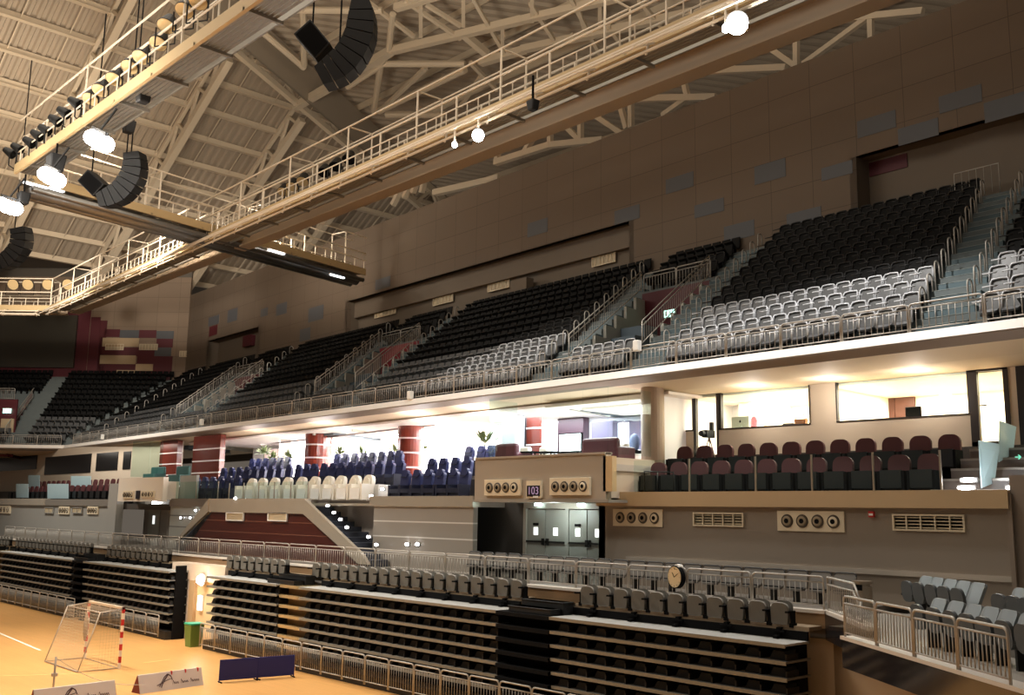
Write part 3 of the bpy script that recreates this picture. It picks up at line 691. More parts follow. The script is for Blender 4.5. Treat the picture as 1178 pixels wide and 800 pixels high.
# hoop handrails on the stairs
def hoop():
    pts = [(0, -.13, 0), (0, -.13, .74)] + [(0, -.13 * math.cos(a), .74 + .13 * math.sin(a)) for a in [PI * k / 8 for k in range(1, 8)]] + [(0, .13, .74), (0, .13, .42)]
    return [('hoop_tube', MB().tube(pts, .022, 6).mesh('hoop_tube', PSTEEL, True), [])]
HP = hoop()
names = ['right-hand stairs', 'stairs right of the first gangway', 'stairs left of the first gangway', 'stairs right of the second gangway', 'stairs left of the second gangway', 'stairs right of the third gangway', 'stairs left of the third gangway', 'stairs by the corner']
for i, (a, sk, w) in enumerate(AISLES):
    for sd, sn in (((-1, 'right'), (1, 'left')) if i == 0 else ((1, 'left'),) if i in (2, 4, 6) else ((-1, 'right'),)):
        for k in range(1, ROWS - 1):
            n = rown(k) + .2; place('handrail_hoop', HP, T(a + sk * (n - 2.5) + sd * (w / 2 - .04), n, rowz(k)), RZ1, f"steel hoop handrail at row {k + 1}, {sn} side of the {names[i]}", 'handrail', 'hoop handrails')
# gangway openings with their sloping railings
def gangway(i, a, sk, w):
    n0, n1 = rown(VR0), rown(VR1); z0, z1 = rowz(VR0), rowz(VR1)
    c = lambda n: a + sk * (n - 2.5)
    lab = ('first', 'second', 'third')[i]
    b = MB(); zt = rowz(VR1) - .1
    q = [T(c(n1) - w / 2, n1 - .05, 0), T(c(n1) + w / 2, n1 - .05, 0), T(c(n1) + w / 2, n1 + .15, 0), T(c(n1) - w / 2, n1 + .15, 0)]
    b.hexa([v + Vector((0, 0, 9.5)) for v in q] + [v + Vector((0, 0, zt)) for v in q])
    struct(b.build('wall_gangway_back', MAROON if i != 1 else mat('bright_maroon_panel', srgb(128, 36, 46), .6)))
    b = MB()
    for sd in (-1, 1):      # cheek walls under the rake
        for k in range(VR0, VR1):
            na, nb = rown(k), rown(k + 1); s0, s1 = c(na) + sd * w / 2, c(nb) + sd * w / 2
            b.hexa([T(s0, na, 9.0), T(s0 - sd * .14, na, 9.0), T(s1 - sd * .14, nb, 9.0), T(s1, nb, 9.0), T(s0, na, rowz(k) + .12), T(s0 - sd * .14, na, rowz(k) + .12), T(s1 - sd * .14, nb, rowz(k) + .12), T(s1, nb, rowz(k) + .12)])
    struct(b.build('wall_gangway_cheek', mat('gangway_cheek_paint', srgb(168, 166, 156), .7)))
    b = MB()
    for q in range(5):      # steps down along the left cheek
        na = n0 + .5 + q * .75; s = c(na) + w / 2 - .15; obox(b, T, s - 1.25, s, na, na + .75, 9.0, 10.45 + q * .52)
    struct(b.build('floor_gangway_steps', mat('dark_teal_step', srgb(74, 86, 94), .7)))
    for sd, sn in ((1, 'left'), (-1, 'right')):
        t = thing('gangway_railing', T(c(n0) + sd * w / 2, n0, z0), f'sloping steel railing on the {sn} side of the {lab} gangway', 'railing', 'sloping gangway railings')
        L = n1 - n0 - .3; fr = MB(); g = MB(); base = T(c(n0) + sd * w / 2, n0, z0)
        P = lambda n, z: T(c(n) + sd * (w / 2 + .02), n, z) - base
        sl = RR / RD; f = lambda n: z0 + sl * (n - n0)
        fr.tube([P(n0, f(n0) + .05), P(n0, f(n0) + .95), P(n1 - .1, f(n1) + .85), P(n1 - .1, f(n1))], .026); fr.tube([P(n0, f(n0) + .78), P(n1 - .1, f(n1) + .68)], .02); fr.tube([P(n0, f(n0) + .2), P(n1 - .1, f(n1) + .12)], .02)
        nb = 34
        for k in range(1, nb): n = n0 + (n1 - n0 - .1) * k / nb; g.tube([P(n, f(n) + .18), P(n, f(n) + .76)], .011, 4)
        fr.build('frame', PSTEEL, t, True); g.build('bar_grille', PSTEEL, t)
    nn = n1 + .05
    for k in range(2):
        s = c(n1) - w / 2 + w * (k + .5) / 2; p = T(s, nn, zt); place('gangway_top_railing', panel_parts(w / 2 - .05, .85, 10), p, RZ1, f"steel railing panel above the maroon wall of the {lab} gangway, {('right', 'left')[k]} half", 'railing', 'gangway top railings')
    return c, n1, zt
for i, v in enumerate(VOMS): gangway(i, *v)
# exit sign in the first gangway and its frame lines
p = on_n(771, 361, rown(VR1) - .1)
t = thing('exit_sign', p, 'lit green exit sign on the maroon gangway wall', 'sign', rz=RZ1)
b = MB(); b.box((-.3, -.06, -.16), (.3, .04, .16)); b.build('housing', WHITE, t); b = MB(); b.box((-.27, -.075, -.13), (.27, -.06, .13)); pn = b.build('face', EXITG, t)
b = MB(); b.box((.02, -.082, -.02), (.06, -.076, .05)); b.disc((.04, -.076, .075), (0, -1, 0), .025, .006, 8); b.bar((.04, -.079, -.02), (-.02, -.079, -.09), .02, .006); b.bar((.05, -.079, -.02), (.10, -.079, -.06), .02, .006); b.bar((.0, -.079, .03), (.10, -.079, .01), .016, .006); b.box((-.2, -.082, -.1), (-.1, -.076, .1)); b.build('running_figure', WHITE, pn)
# railing on the ledge at the top right
p, q = on_n(1098, 208, NW - .25), on_n(1149, 196, NW - .25); zt = on_n(1123, 196, NW - .25).z
t = thing('top_railing', (p + q) / 2 - Vector((0, 0, .1)), 'thin pale railing frame behind the top seat row at the right', 'railing', rz=RZ1); L = (q - p).length
b = MB(); b.tube([(-L / 2, 0, -.6), (-L / 2, 0, .35), (L / 2, 0, .35), (L / 2, 0, -.9)], .02); b.build('frame', PSTEEL, t, True)
b = MB()
for k in range(1, 6): b.tube([(-L / 2 + L * k / 6, 0, -.6), (-L / 2 + L * k / 6, 0, .35)], .01, 4)
b.build('bar_grille', PSTEEL, t)
# far corner: stairs, maroon gangway and exit sign
b = MB()
for k in range(ROWS): cs = 3.15 + .2 * rown(k); obox(b, T2, cs, cs + 1.6, rown(k), rown(k) + .4, rowz(k), rowz(k) + .02); obox(b, T2, cs, cs + 1.6, rown(k) + .4, rown(k + 1), rowz(k), rowz(k) + RR / 2)
struct(b.build('floor_corner_steps', CONC))
b = MB(); obox(b, T2, 5.0, 14, rown(2) + .3, rown(2) + .42, 9, rowz(7)); b.hexa([T2(5.2, rown(2), 9), T2(5.35, rown(2), 9), T2(6.9, rown(9), 9), T2(6.75, rown(9), 9), T2(5.2, rown(2), rowz(2)), T2(5.35, rown(2), rowz(2)), T2(6.9, rown(9), rowz(9)), T2(6.75, rown(9), rowz(9))]); struct(b.build('wall_corner_gangway', MAROON))
b = MB(); obox(b, T2, 5.1, 6.1, rown(2) + .2, rown(2) + .3, 9.7, 11.9); struct(b.build('door_6', mat('beige_gangway_door', srgb(190, 170, 140), .6)))
for k in range(3): place('corner_gangway_railing', panel_parts(1.95, .85, 12), T2(6.3 + 2 * k, rown(2) + .36, rowz(7)), RZ2, f'steel railing panel above the maroon corner gangway, {nth(k + 1)} from its stairs', 'railing', 'corner gangway railings')
t = thing('exit_sign', T2(5.7, rown(2) + .2, 12.5), 'lit exit sign on the maroon wall of the far corner gangway', 'sign', rz=RZ2); b = MB(); b.box((-.3, -.05, -.16), (.3, .05, .16)); b.build('face', EXITG, t); b = MB(); b.box((-.34, -.03, .16), (.34, .06, .22)); b.build('housing', WHITE, t)
t = thing('corner_stair_railing', T2(5.0, rown(0), 9.8), 'sloping railing beside the stairs of the far corner stand', 'railing'); b = MB()
base = T2(5.0, rown(0), 9.8); P = lambda n, z: T2(4.9 + .2 * n, n, z) - base
b.tube([P(rown(1), rowz(1) + .9), P(rown(8), rowz(8) + .9)], .03); b.tube([P(rown(1), rowz(1)), P(rown(1), rowz(1) + .9)], .03); b.tube([P(rown(1), rowz(1) + .2), P(rown(8), rowz(8) + .2)], .02); b.build('frame', PSTEEL, t)
b = MB()
for k in range(1, 30): n = rown(1) + (rown(8) - rown(1)) * k / 30; z = rowz(1) + (rowz(8) - rowz(1)) * k / 30; b.tube([P(n, z + .2), P(n, z + .9)], .013, 4)
b.build('bar_grille', PSTEEL, t)

# ================================================================== retractable bleachers
LEV = [2.73, 2.385, 2.05, 1.715, 1.38, 1.045, .71]
YF = 18.6
def bank(x0, x1, label, rend=True, seed=1):
    t = thing('telescopic_bleacher', ((x0 + x1) / 2, YF + .5, 0), label, 'bleacher', 'retracted bleacher banks')
    o = Vector(t.location); rel = lambda b: b.xf(Matrix.Translation(-o))
    for i, z in enumerate(LEV):
        b = MB(); y = YF + .02 * i
        b.box((x0, y + .03, z - .045), (x1, YF + 1.0, z)); tr = rel(b).build('tread_board', TREAD if i == 0 else mat('dark_tread_board', srgb(110, 108, 102), .5), t)
        e = MB(); e.box((x0, y, z - .075), (x1, y + .03, z + .002)); rel(e).build('edge_strip', TREADEDGE, tr)
    b = MB(); b.box((x0 + .05, YF + .62, .0), (x1 - .05, YF + .95, 2.66)); rel(b).build('backing', BLACK, t)
    b = MB(); b.box((x0, YF + .02, 0), (x1, YF + .6, .34)); rel(b).build('plinth', DARKSTEEL, t)
    b = MB(); n = int((x1 - x0) / .57)
    for z in LEV[1:]:
        for k in range(n):
            x = x0 + (x1 - x0) * (k + .5) / n
            b.hexa([Vector((x - .2, YF + .22, z + .005)), Vector((x + .2, YF + .22, z + .005)), Vector((x + .2, YF + .6, z + .005)), Vector((x - .2, YF + .6, z + .005)), Vector((x - .13, YF + .26, z + .17)), Vector((x + .13, YF + .26, z + .17)), Vector((x + .2, YF + .6, z + .2)), Vector((x - .2, YF + .6, z + .2))])
            b.box((x + .215, YF + .14, z), (x + .255, YF + .6, z + .13))
    rel(b).build('folded_seating', SOFTBLACK, t)['kind'] = 'stuff'
    b = MB(); b.box((x0, YF + .98, 2.93), (x1, YF + 1.5, 3.01)); b.box((x0, YF + .95, 2.66), (x1, YF + 1.0, 2.93)); rel(b).build('seat_deck', mat('tan_seat_beam', srgb(150, 132, 108), .5), t)
    b = MB(); b.box((x0, YF + .90, 2.74), (x1, YF + .96, 2.92)); rel(b).build('riser_board', BLACK, t)
    m = max(2, int((x1 - x0) / 1.15))
    for k in range(m):
        x = x0 + (x1 - x0) * (k + .5) / m; b = MB(); b.box((x - .05, YF + .72, 2.74), (x + .05, YF + .98, 2.8)); b.box((x - .05, YF + .86, 2.74), (x + .05, YF + .98, 2.96)); b.box((x - .16, YF + .84, 2.86), (x + .16, YF + .9, 2.90)); rel(b).build('deck_bracket', BLACK, t)
    for x, on in ((x1, rend),):
        if on:
            b = MB(); b.box((x - .05, YF + .3, 0), (x + .05, YF + .75, 2.95))
            rel(b).build('end_frame', BLACK, t)
    return t
bank(-36.6, -31.4, 'short bank of retracted bleachers between the wall gap and the bright aisle slot', False)
bank(-29.95, -20.1, 'long bank of retracted bleachers right of the bright aisle slot', False)
bank(-18.1, -11.35, 'nearest bank of retracted bleachers, ending by the tan corner wall', False)
bank(-49.2, -39.9, 'bank of retracted bleachers ending left of the pale wall gap')
bank(-62.0, -50.6, 'bank of retracted bleachers behind the handball goal')
bank(-72.0, -63.2, 'farthest bank of retracted bleachers at the left edge of the court')
def aisle_unit(x0, x1, metal, label):
    t = thing('bleacher_aisle', ((x0 + x1) / 2, YF + .5, 0), label, 'bleacher aisle', 'retracted aisle units'); o = Vector(t.location)
    for z in LEV:
        b = MB(); b.box((x0 + .02, YF + (.12 if metal else .0), z - .1), (x1 - .02, YF + .9, z)); b.xf(Matrix.Translation(-o)).build('step', metal or BLACK, t)
    b = MB(); b.box((x0 + .02, YF + .5, 0), (x1 - .02, YF + 1.0, 2.65)); b.xf(Matrix.Translation(-o)).build('backing', mat('gold_lit_lining', srgb(120, 96, 60), .5) if metal else BLACK, t)
aisle_unit(-31.4, -29.95, mat('gold_lit_step', srgb(200, 180, 138), .25, .6), 'folded aisle of steps coloured for the golden light between two bleacher banks')  # gold steps and warm lining paint the light shining in the slot
aisle_unit(-20.1, -18.1, None, 'folded aisle of black steps below the two black step boxes')
aisle_unit(-50.6, -49.2, None, 'folded black aisle in the left bleachers, above the goal')
aisle_unit(-63.2, -62.0, mat('gold_lit_step', (1, 1, 1)), 'folded aisle of steps in the golden light colour far left behind the goal')
def stepbox(x0, x1, y0, y1, z0, z1, label):
    b = MB(); b.box((x0, y0, z0), (x1, y1, z1)); b.box((x0 - .02, y0 - .02, z1 - .03), (x1 + .02, y1, z1)); o = b.build('step_box', SOFTBLACK); bevel(o, .012); return tag(o, label, 'step box', 'black step boxes')
for x0, x1, w in ((-19.75, -18.2, 'near the middle of the right bleachers'), (-32.3, -30.5, 'above the bright aisle slot'), (-50.8, -49.0, 'in the left bleachers')):
    stepbox(x0, x1, YF + .15, YF + .55, 2.735, 2.89, f'lower black step box on the pale tread, {w}'); stepbox(x0 + .1, x1 + .1, YF + .55, YF + .93, 2.735, 3.05, f'upper black step box behind the lower one, {w}')

# tip-up seats on the bleachers: the raised pan faces the court
def bleacher_seat():
    tp = rrect(.45, .45, .15, 6)[:14]; bt = rrect(.45, .45, .05, 6)[14:]; ol = [(x * (.88 + .12 * min(1, z / .4)), z) for x, z in tp + bt]; k = len(ol); pan = MB(); pan.add([(x, -.06 - .03 * math.cos(x * 6), z + .01) for x, z in ol] + [(x, .02, z + .01) for x, z in ol], [tuple(range(k)), tuple(range(2 * k - 1, k - 1, -1))] + [(i, (i + 1) % k, (i + 1) % k + k, i + k) for i in range(k)])
    rim = MB(); rim.tube([(x, -.045, z + .01) for x, z in ol[:14]], .014, 5)
    back = rot_x(plate(.44, .40, .04, .12), -8); move(back, (0, .06, .10))
    arms = []
    for sx in (-1, 1):
        b = MB(); b.box((sx * .265 - .03, -.02, -.04), (sx * .265 + .03, .10, .30)); b.box((sx * .265 - .035, -.22, .27), (sx * .265 + .035, .10, .31)); b.box((sx * .265 - .05, -.04, -.04), (sx * .265 + .05, .12, .05)); arms.append(b)
    return [('seat_pan', pan.mesh('seat_pan', TAUPESEAT), [('pan_rim', rim.mesh('pan_rim', mat('pale_pan_rim', srgb(160, 156, 148), .45), True))]), ('backrest', back.mesh('backrest', TAUPESEAT), []), ('armrest', arms[0].mesh('armrest', BLACK), []), ('armrest', arms[1].mesh('armrest', BLACK), [])]  # pan rim is a paler grey than the pan
BSP = bleacher_seat()
def seat_line(x0, x1, label, first=1, dx=.562):
    n = int((x1 - x0) / dx + .5)
    for k in range(n):
        place('bleacher_chair', BSP, (x1 - dx * (k + .5), YF + 1.0, 3.01), 0, label.format(nth(k + first)), 'seat', 'bleacher top row seats')
seat_line(-18.0, -11.75, 'tip-up seat on the nearest bleacher bank, {} from the right end')
seat_line(-30.4, -20.0, 'tip-up seat between the black step boxes and the bright aisle, {} from the right')
seat_line(-37.1, -32.4, 'tip-up seat on the short bleacher bank by the wall gap, {} from the right')
seat_line(-48.9, -42.1, 'tip-up seat of the left bleachers, {} left of the wall gap')
seat_line(-62.0, -50.9, 'tip-up seat of the left bleachers behind the goal, {} from their black steps')
seat_line(-68.0, -63.2, 'tip-up seat at the far left end of the bleachers, {} from the golden aisle')
# barriers at the foot of the bleachers
rail_run('floor_barrier', [(-11.3, 18.42), (-36.5, 18.42)], .12, .86, 1.2, 'grey barrier panel at the foot of the right bleachers, {} from the right end', 'barrier', 'floor barriers of the right bleachers', GREYMETAL, 9)
rail_run('floor_barrier', [(-40.1, 18.42), (-47.6, 18.42)], .12, .86, 1.2, 'grey barrier panel at the foot of the left bleachers, {} from the wall gap', 'barrier', 'floor barriers of the left bleachers', GREYMETAL, 9)
rail_run('floor_barrier', [(-49.3, 18.42), (-66.1, 18.42)], .12, .86, 1.2, 'grey barrier panel behind the goal and farther left, {} from the right', 'barrier', 'floor barriers behind the goal', GREYMETAL, 9)

# concourse railing (Y 20.4), the corner panel and the right-hand run
rail_run('concourse_railing', [(-11.42, 20.4), (-67.0, 20.4)], 3.33, .70, 1.87, 'steel railing panel along the concourse edge, {} from its right end', 'railing', 'concourse railing panels', PSTEEL, 12)
pa, pb = Vector((-11.3, 20.33, 0)), Vector((-9.62, 18.55, 0)); L = (pb - pa).length; dd = (pb - pa).normalized()
t = thing('corner_railing', (pa.x, pa.y, 3.3), 'steel railing panel with a cut-down end at the corner of the concourse', 'railing', rz=math.atan2(dd.y, dd.x))
b = MB(); b.tube([(0, 0, 0), (0, 0, .73), (L - .45, 0, .73), (L, 0, .40)], .026); b.tube([(0, 0, .58), (L - .5, 0, .58), (L, 0, .22)], .02); b.tube([(0, 0, .05), (L, 0, .05)], .018); b.tube([(L, 0, .42), (L, 0, -.1)], .026); b.build('frame', PSTEEL, t, True)
b = MB()
for k in range(1, 17): x = L * k / 17; b.tube([(x, 0, .05), (x, 0, .58 if x < L - .5 else .58 - (x - L + .5) * .72)], .011, 5)
b.build('bar_grille', PSTEEL, t)
for k in range(4):
    w = 1.3; c = U0 + UD * (w * (k + .5) + .02); place('corner_stand_railing', panel_parts(w - .05, .74, 11 if k else 17), (c.x, c.y, 3.16), math.atan2(UD.y, UD.x), f'steel railing panel over the black stone fascia, {nth(k + 1)} from the corner', 'railing', 'right-hand railing panels')
# trash can
p = at_y(993, 700, 21.3); b = MB(); b.cyl((0, 0), .21, 0, .52, 24); t = thing('litter_bin', (p.x, 21.3, 3.3), 'cylindrical steel litter bin behind the corner railing', 'bin'); o = b.build('body', STEEL, t)
b = MB(); b.cyl((0, 0), .22, .58, .64, 24); b.cyl((0, 0), .17, .52, .58, 24); b.build('lid', STEEL, t); b = MB(); b.box((-.1, -.222, .44), (.1, -.2, .56)); b.build('opening', BLACK, t)
# seats on the corner stand and on the concourse
def stand_seat(m):
    pan = rot_x(plate(.44, .42, .06, .16, n=5), 6); move(pan, (0, -.14, .30)); back = rot_x(plate(.46, .46, .06, .09, bow=.02), -24); move(back, (0, .12, .40)); br = MB(); br.box((-.03, .02, 0), (.03, .24, .36)); br.box((-.21, .02, .3), (.21, .16, .38))
    a = MB(); a.box((-.25, -.16, .42), (-.21, .2, .46))
    return [('backrest', back.mesh('backrest', m), []), ('seat_pan', pan.mesh('seat_pan', mat('dark_pan_underside', srgb(74, 78, 80), .5)), []), ('pedestal', br.mesh('pedestal', DARKSTEEL), []), ('armrest', a.mesh('armrest', SOFTBLACK), [])]
CSP = stand_seat(BLUEGREYSEAT)
def concourse_seat():
    back = rot_x(plate(.54, .42, .05, .08), -10); move(back, (0, .14, .34)); rim = MB(); rim.tube([(x, .215, .34 + z * .985) for x, z in rrect(.54, .42, .08)[:10]], .018, 5); pan = rot_x(plate(.46, .36, .05, .1), -78); move(pan, (0, -.02, .32)); br = MB(); br.box((-.03, .02, 0), (.03, .24, .36)); br.box((-.21, .02, .28), (.21, .16, .36))
    m = mat('grey_concourse_plastic', srgb(120, 116, 110), .45)
    return [('backrest', back.mesh('backrest', m), [('rim', rim.mesh('rim', GREYSEAT, True))]), ('seat_pan', pan.mesh('seat_pan', m), []), ('pedestal', br.mesh('pedestal', DARKSTEEL), [])]
CCP = concourse_seat()
RZU = math.atan2(UD.y, UD.x)
def on_u(px, py, v): return at_plane(px, py, U0 + UN * v, UN)
stl = [((1066, 698), (1084, 700.5), (1104, 703)), ((1122, 708), (1143, 710.5), (1167, 715))]
row = 0
for v, pxs, lab in ((.95, (1064, 1083, 1103, 1122, 1142, 1166, 1190), 'light blue-grey seat just behind the right-hand railing, {} from the left'), (2.35, (1051, 1064, 1079, 1094, 1110), 'light blue-grey seat in the raised five-seat row by the wall, {} from the left'), (2.35, (1157, 1173, 1190), 'light blue-grey seat in the raised row at the right edge, {} from the left')):
    for i, px in enumerate(pxs):
        p = on_u(px, {0.95: 697, 2.35: 668}[v] + .33 * (px - pxs[0]), v)
        place('stand_chair', CSP, (p.x, p.y, 3.14 if v < 2 else 3.34), RZU, lab.format(nth(i + 1)), 'seat', 'corner stand seats')
b = slab([U0 + UN * 1.75 + UD * 1.3, U2 + UN * 1.75, U2 + UN * 4, U0 + UN * 4 + UD * 1.3], 3.14, 3.34); struct(b.build('floor_corner_riser', mat('corner_stand_floor', (1, 1, 1))))
for i in range(22):
    x = -11.75 - .62 * i
    if i not in (): place('concourse_chair', CCP, (x, 21.75, 3.3), 0, f'pale seat standing behind the concourse railing, {nth(i + 1)} from the corner', 'seat', 'concourse seats')
# clock hanging on the railing, and the camera behind it
p = at_y(776, 664.3, 20.28)
t = thing('railing_clock', p, 'round tan-faced clock in a black case hung on the concourse railing', 'clock'); nd = Vector((-.25, -1, 0)).normalized()
b = MB(); b.disc((0, 0, 0), -nd, .275, .12, 32); b.build('case', BLACK, t); b = MB(); b.disc((0, 0, 0), nd, .25, .012, 32); fc = b.build('dial', mat('tan_dial', srgb(232, 204, 158), .5), t)
sx = Vector((1, -.25, 0)).normalized(); b = MB(); o = nd * .016
b.bar(o, o + sx * .14 + Vector((0, 0, .09)), .016, .006); b.bar(o, o - sx * .07 + Vector((0, 0, .11)), .02, .006); b.build('hand', BLACK, fc)
b = MB()
for k in range(12): a = PI * k / 6; c = o + sx * (.21 * math.cos(a)) + Vector((0, 0, .21 * math.sin(a))); b.bar(c, c + sx * (.022 * math.cos(a)) + Vector((0, 0, .022 * math.sin(a))), .012, .004)
b.build('hour_marks', BLACK, fc)
p = at_y(783.5, 654, 20.45); t = thing('dome_camera', p, 'small white spotlight camera behind the railing clock', 'camera'); b = MB(); b.disc((0, 0, 0), (-.2, -1, .1), .09, .16, 16); b.build('housing', WHITE, t); b = MB(); b.disc((-.03, -.17, .015), (-.2, -1, .1), .05, .02, 14); b.build('lens', BLACK, t); b = MB(); b.box((-.03, 0, -.35), (.03, .05, 0)); b.build('stem', DARKSTEEL, t)

# ================================================================== fittings of the concourse wall
def nozzle_plate(xa, xb, ya, yb, Y, label, group, n=4, rr=None):
    p, q = at_y(xa, (ya + yb) / 2, Y), at_y(xb, (ya + yb) / 2, Y); c = (p + q) / 2; w = abs(q.x - p.x); h = at_y((xa + xb) / 2, ya, Y).z - at_y((xa + xb) / 2, yb, Y).z
    t = thing('air_jet_outlet', (c.x, Y, c.z - h / 2), label, 'air outlet', group)
    b = MB(); b.box((-w / 2, -.04, 0), (w / 2, .05, h)); o = b.build('plate', OFFWHITE, t); bevel(o, .008)
    for k in range(n):
        x = -w / 2 + w * (k + .5) / n * .92 + w * .04; r = min(h * .33, w / n * .4)
        b = MB(); b.disc((x, -.04, h / 2), (0, -1, 0), r, .03, 20, r * .92); nz = b.build('jet_nozzle', mat('nozzle_ring', srgb(70, 60, 48), .4), t)
        b = MB(); b.disc((x, -.07, h / 2), (0, -1, 0), r * .72, .012, 18, r * .6); b.build('nozzle_core', mat('nozzle_core_metal', srgb(150, 134, 108), .4) if k < n - 1 else OFFWHITE, nz); b = MB(); b.disc((x, -.083, h / 2), (0, -1, 0), r * .36, .01, 14); b.build('nozzle_hub', BLACK, nz)
    return t
JG = 'ivory panels with four air jets'
nozzle_plate(706, 763, 586, 606, 23, 'ivory panel of four air jets just right of the grey doors', JG)
nozzle_plate(895, 972, 588, 612, 23, 'ivory panel of four air jets between the two wall grilles', JG)
nozzle_plate(558, 599, 552, 570.5, 22, 'ivory panel of four air jets left of the 103 sign', JG)
nozzle_plate(633, 679, 550, 570, 22, 'ivory panel of four air jets right of the 103 sign', JG)
nozzle_plate(142, 154, 565, 574, 21.8, 'left small air jet panel on the far white sign box', JG)
nozzle_plate(163, 178, 565, 573, 21.8, 'right small air jet panel on the far white sign box', JG)
nozzle_plate(68, 80, 583, 592, 22.45, 'middle air jet panel on the far left wall', JG)
nozzle_plate(101, 113, 583, 592, 22.45, 'air jet panel at the right end of the far left wall', JG)
nozzle_plate(-4, 12, 582, 591, 22.45, 'air jet panel cut by the left edge of the picture', JG)
def wall_vent(xa, xb, ya, yb, Y, label, cells, m=OFFWHITE):
    p, q = at_y(xa, ya, Y), at_y(xb, ya, Y); zt = at_y((xa + xb) / 2, ya, Y).z; zb = at_y((xa + xb) / 2, yb, Y).z; return vent('air_grille', p, q, zb, zt, 0, label, 'concourse wall grilles', cells, m)
wall_vent(798, 856, 590, 606, 23, 'wide framed grille between the two air jet panels', 5); wall_vent(1027, 1110, 592, 611.5, 23, 'wide framed grille at the right end of the taupe wall', 5)
wall_vent(52, 62, 584, 591, 22.45, 'pale small grille left of the middle far air jet panel', 2, GREYWALL); wall_vent(84, 95, 584, 591, 22.45, 'pale small grille between two far air jet panels', 2, GREYWALL)
wall_vent(261, 281, 590, 599.5, 21.55, 'white plate on the dark wood wall, left of two', 1, WHITE); wall_vent(309, 331, 590, 600, 21.55, 'white plate on the dark wood wall, right of two', 1, WHITE)
p = at_y(1003, 592, 22.98); t = thing('call_point', p, 'small red and white fire call point above the wall grille', 'alarm'); b = MB(); b.box((-.07, -.05, -.07), (.07, .02, .07)); b.build('case', RED, t); b = MB(); b.box((-.05, -.06, -.03), (.05, -.05, .02)); b.build('plate', WHITE, t)
p = at_y(980, 645, 22.9)
# portal box with its number sign
b = MB(); b.box((-24.95, 22.05, 5.74), (-19.2, 22.3, 7.1)); b.box((-24.98, 22.0, 7.06), (-19.2, 22.35, 7.12)); b.box((-24.95, 22.3, 5.74), (-24.7, 23.3, 7.1))
struct(b.build('wall_portal_front', mat('portal_box_paint', srgb(164, 152, 136), .55)))
b = MB(); b.box((-19.3, 22.05, 5.98), (-18.95, 22.25, 7.0)); struct(b.build('wall_portal_end', mat('tan_end_panel', srgb(200, 170, 126), .5)))
b = MB(); b.box((-19.46, 22.3, 5.8), (-19.36, 24.7, 7.0)); struct(b.build('wall_box_side', mat('box_wall_paint', (1, 1, 1))))
def text(body, size, loc, rot, m, parent, name='lettering', ext=.004, sp=1.0):
    cu = bpy.data.curves.new(name, 'FONT'); cu.body = body; cu.size = size; cu.extrude = ext; cu.align_x = 'CENTER'; cu.align_y = 'CENTER'; cu.space_character = sp
    o = bpy.data.objects.new(name, cu); o.location = loc; o.rotation_euler = rot; cu.materials.append(m); COL.objects.link(o); bpy.context.view_layer.update()
    me = bpy.data.meshes.new_from_object(o.evaluated_get(bpy.context.evaluated_depsgraph_get())); bpy.data.objects.remove(o); o = bpy.data.objects.new(name, me); o.location = loc; o.rotation_euler = rot; COL.objects.link(o); o.parent = parent; return o
p = at_y(615.8, 563.5, 22.05); t = thing('gate_sign', (p.x, 22.02, p.z), 'pale box sign with the dark display reading 103 over the doors', 'sign')
b = MB(); b.box((-.32, -.05, -.27), (.32, .03, .27)); b.build('housing', OFFWHITE, t); b = MB(); b.box((-.28, -.065, -.22), (.28, -.05, .12)); ds = b.build('display', mat('sign_black', srgb(24, 16, 26), .3), t)
text('103', .34, (0, -.07, -.05), (PI / 2, 0, 0), mat('dim_violet_digits', srgb(150, 130, 160), .5, emit=srgb(140, 120, 150), es=.6), ds)
b = MB(); b.box((.0, -.068, -.26), (.22, -.06, -.2)); b.build('lower_label', WHITE, t)
# far sign box on the left portal
a0, a1 = at_y(134.5, 577, 21.8), at_y(188, 549, 21.8)
t = thing('portal_sign_box', ((a0.x + a1.x) / 2, 22.2, a0.z), 'white projecting box over the far left entrance', 'sign box'); w = abs(a1.x - a0.x); h = a1.z - a0.z
b = MB(); b.box((-w / 2, -.38, 0), (w / 2, -.12, h)); b.box((-w / 2 + .3, -.12, .1), (w / 2 - .3, .6, h - .2)); b.build('casing', mat('far_box_white', srgb(226, 216, 200), .5), t); b = MB(); b.box((-.32, -.44, .12), (.12, -.39, .55)); b.build('display', mat('sign_black', (0, 0, 0)), t)
# grey double doors
DOORM = mat('grey_door_paint', srgb(150, 150, 142), .45)
xs = [-24.42, -23.55, -22.62, -22.52, -21.68, -20.8]
for i, (x0, x1) in enumerate(((xs[0], xs[1] - .02), (xs[1] + .02, xs[2]), (xs[3] + .06, xs[4] - .02), (xs[4] + .02, xs[5]))):
    b = MB(); b.box((x0, 24.0, 3.3), (x1, 24.06, 5.45)); o = struct(b.build(f'door_{7 + i}', DOORM)); w = x1 - x0
    b = MB(); c = (x0 + x1) / 2; b.box((c - .10, 23.985, 4.60), (c + .10, 24.0, 4.86)); b.build('vision_panel', mat('glowing_vision_panel', (1, 1, 1), .4, emit=(.95, 1, .95), es=1.1), o)  # door glass is given its own glow to look lit
    if i in (0, 2): b = MB(); b.box((c - .12, 23.97, 4.92), (c + .12, 24.0, 5.0)); b.build('sign_plate', BLACK, o)
    b = MB(); b.box((x0 + .02, 23.93, 4.36), (x1 - .02, 23.97, 4.42)); b.box((x0 + (.74 if i % 2 == 0 else .05), 23.93, 4.28), (x0 + (.82 if i % 2 == 0 else .14), 24.0, 4.5)); b.build('push_bar', DARKSTEEL, o)
b = MB(); b.box((-22.62, 23.96, 3.3), (-22.46, 24.1, 5.5)); struct(b.build('trim_door_mullion', DOORM))
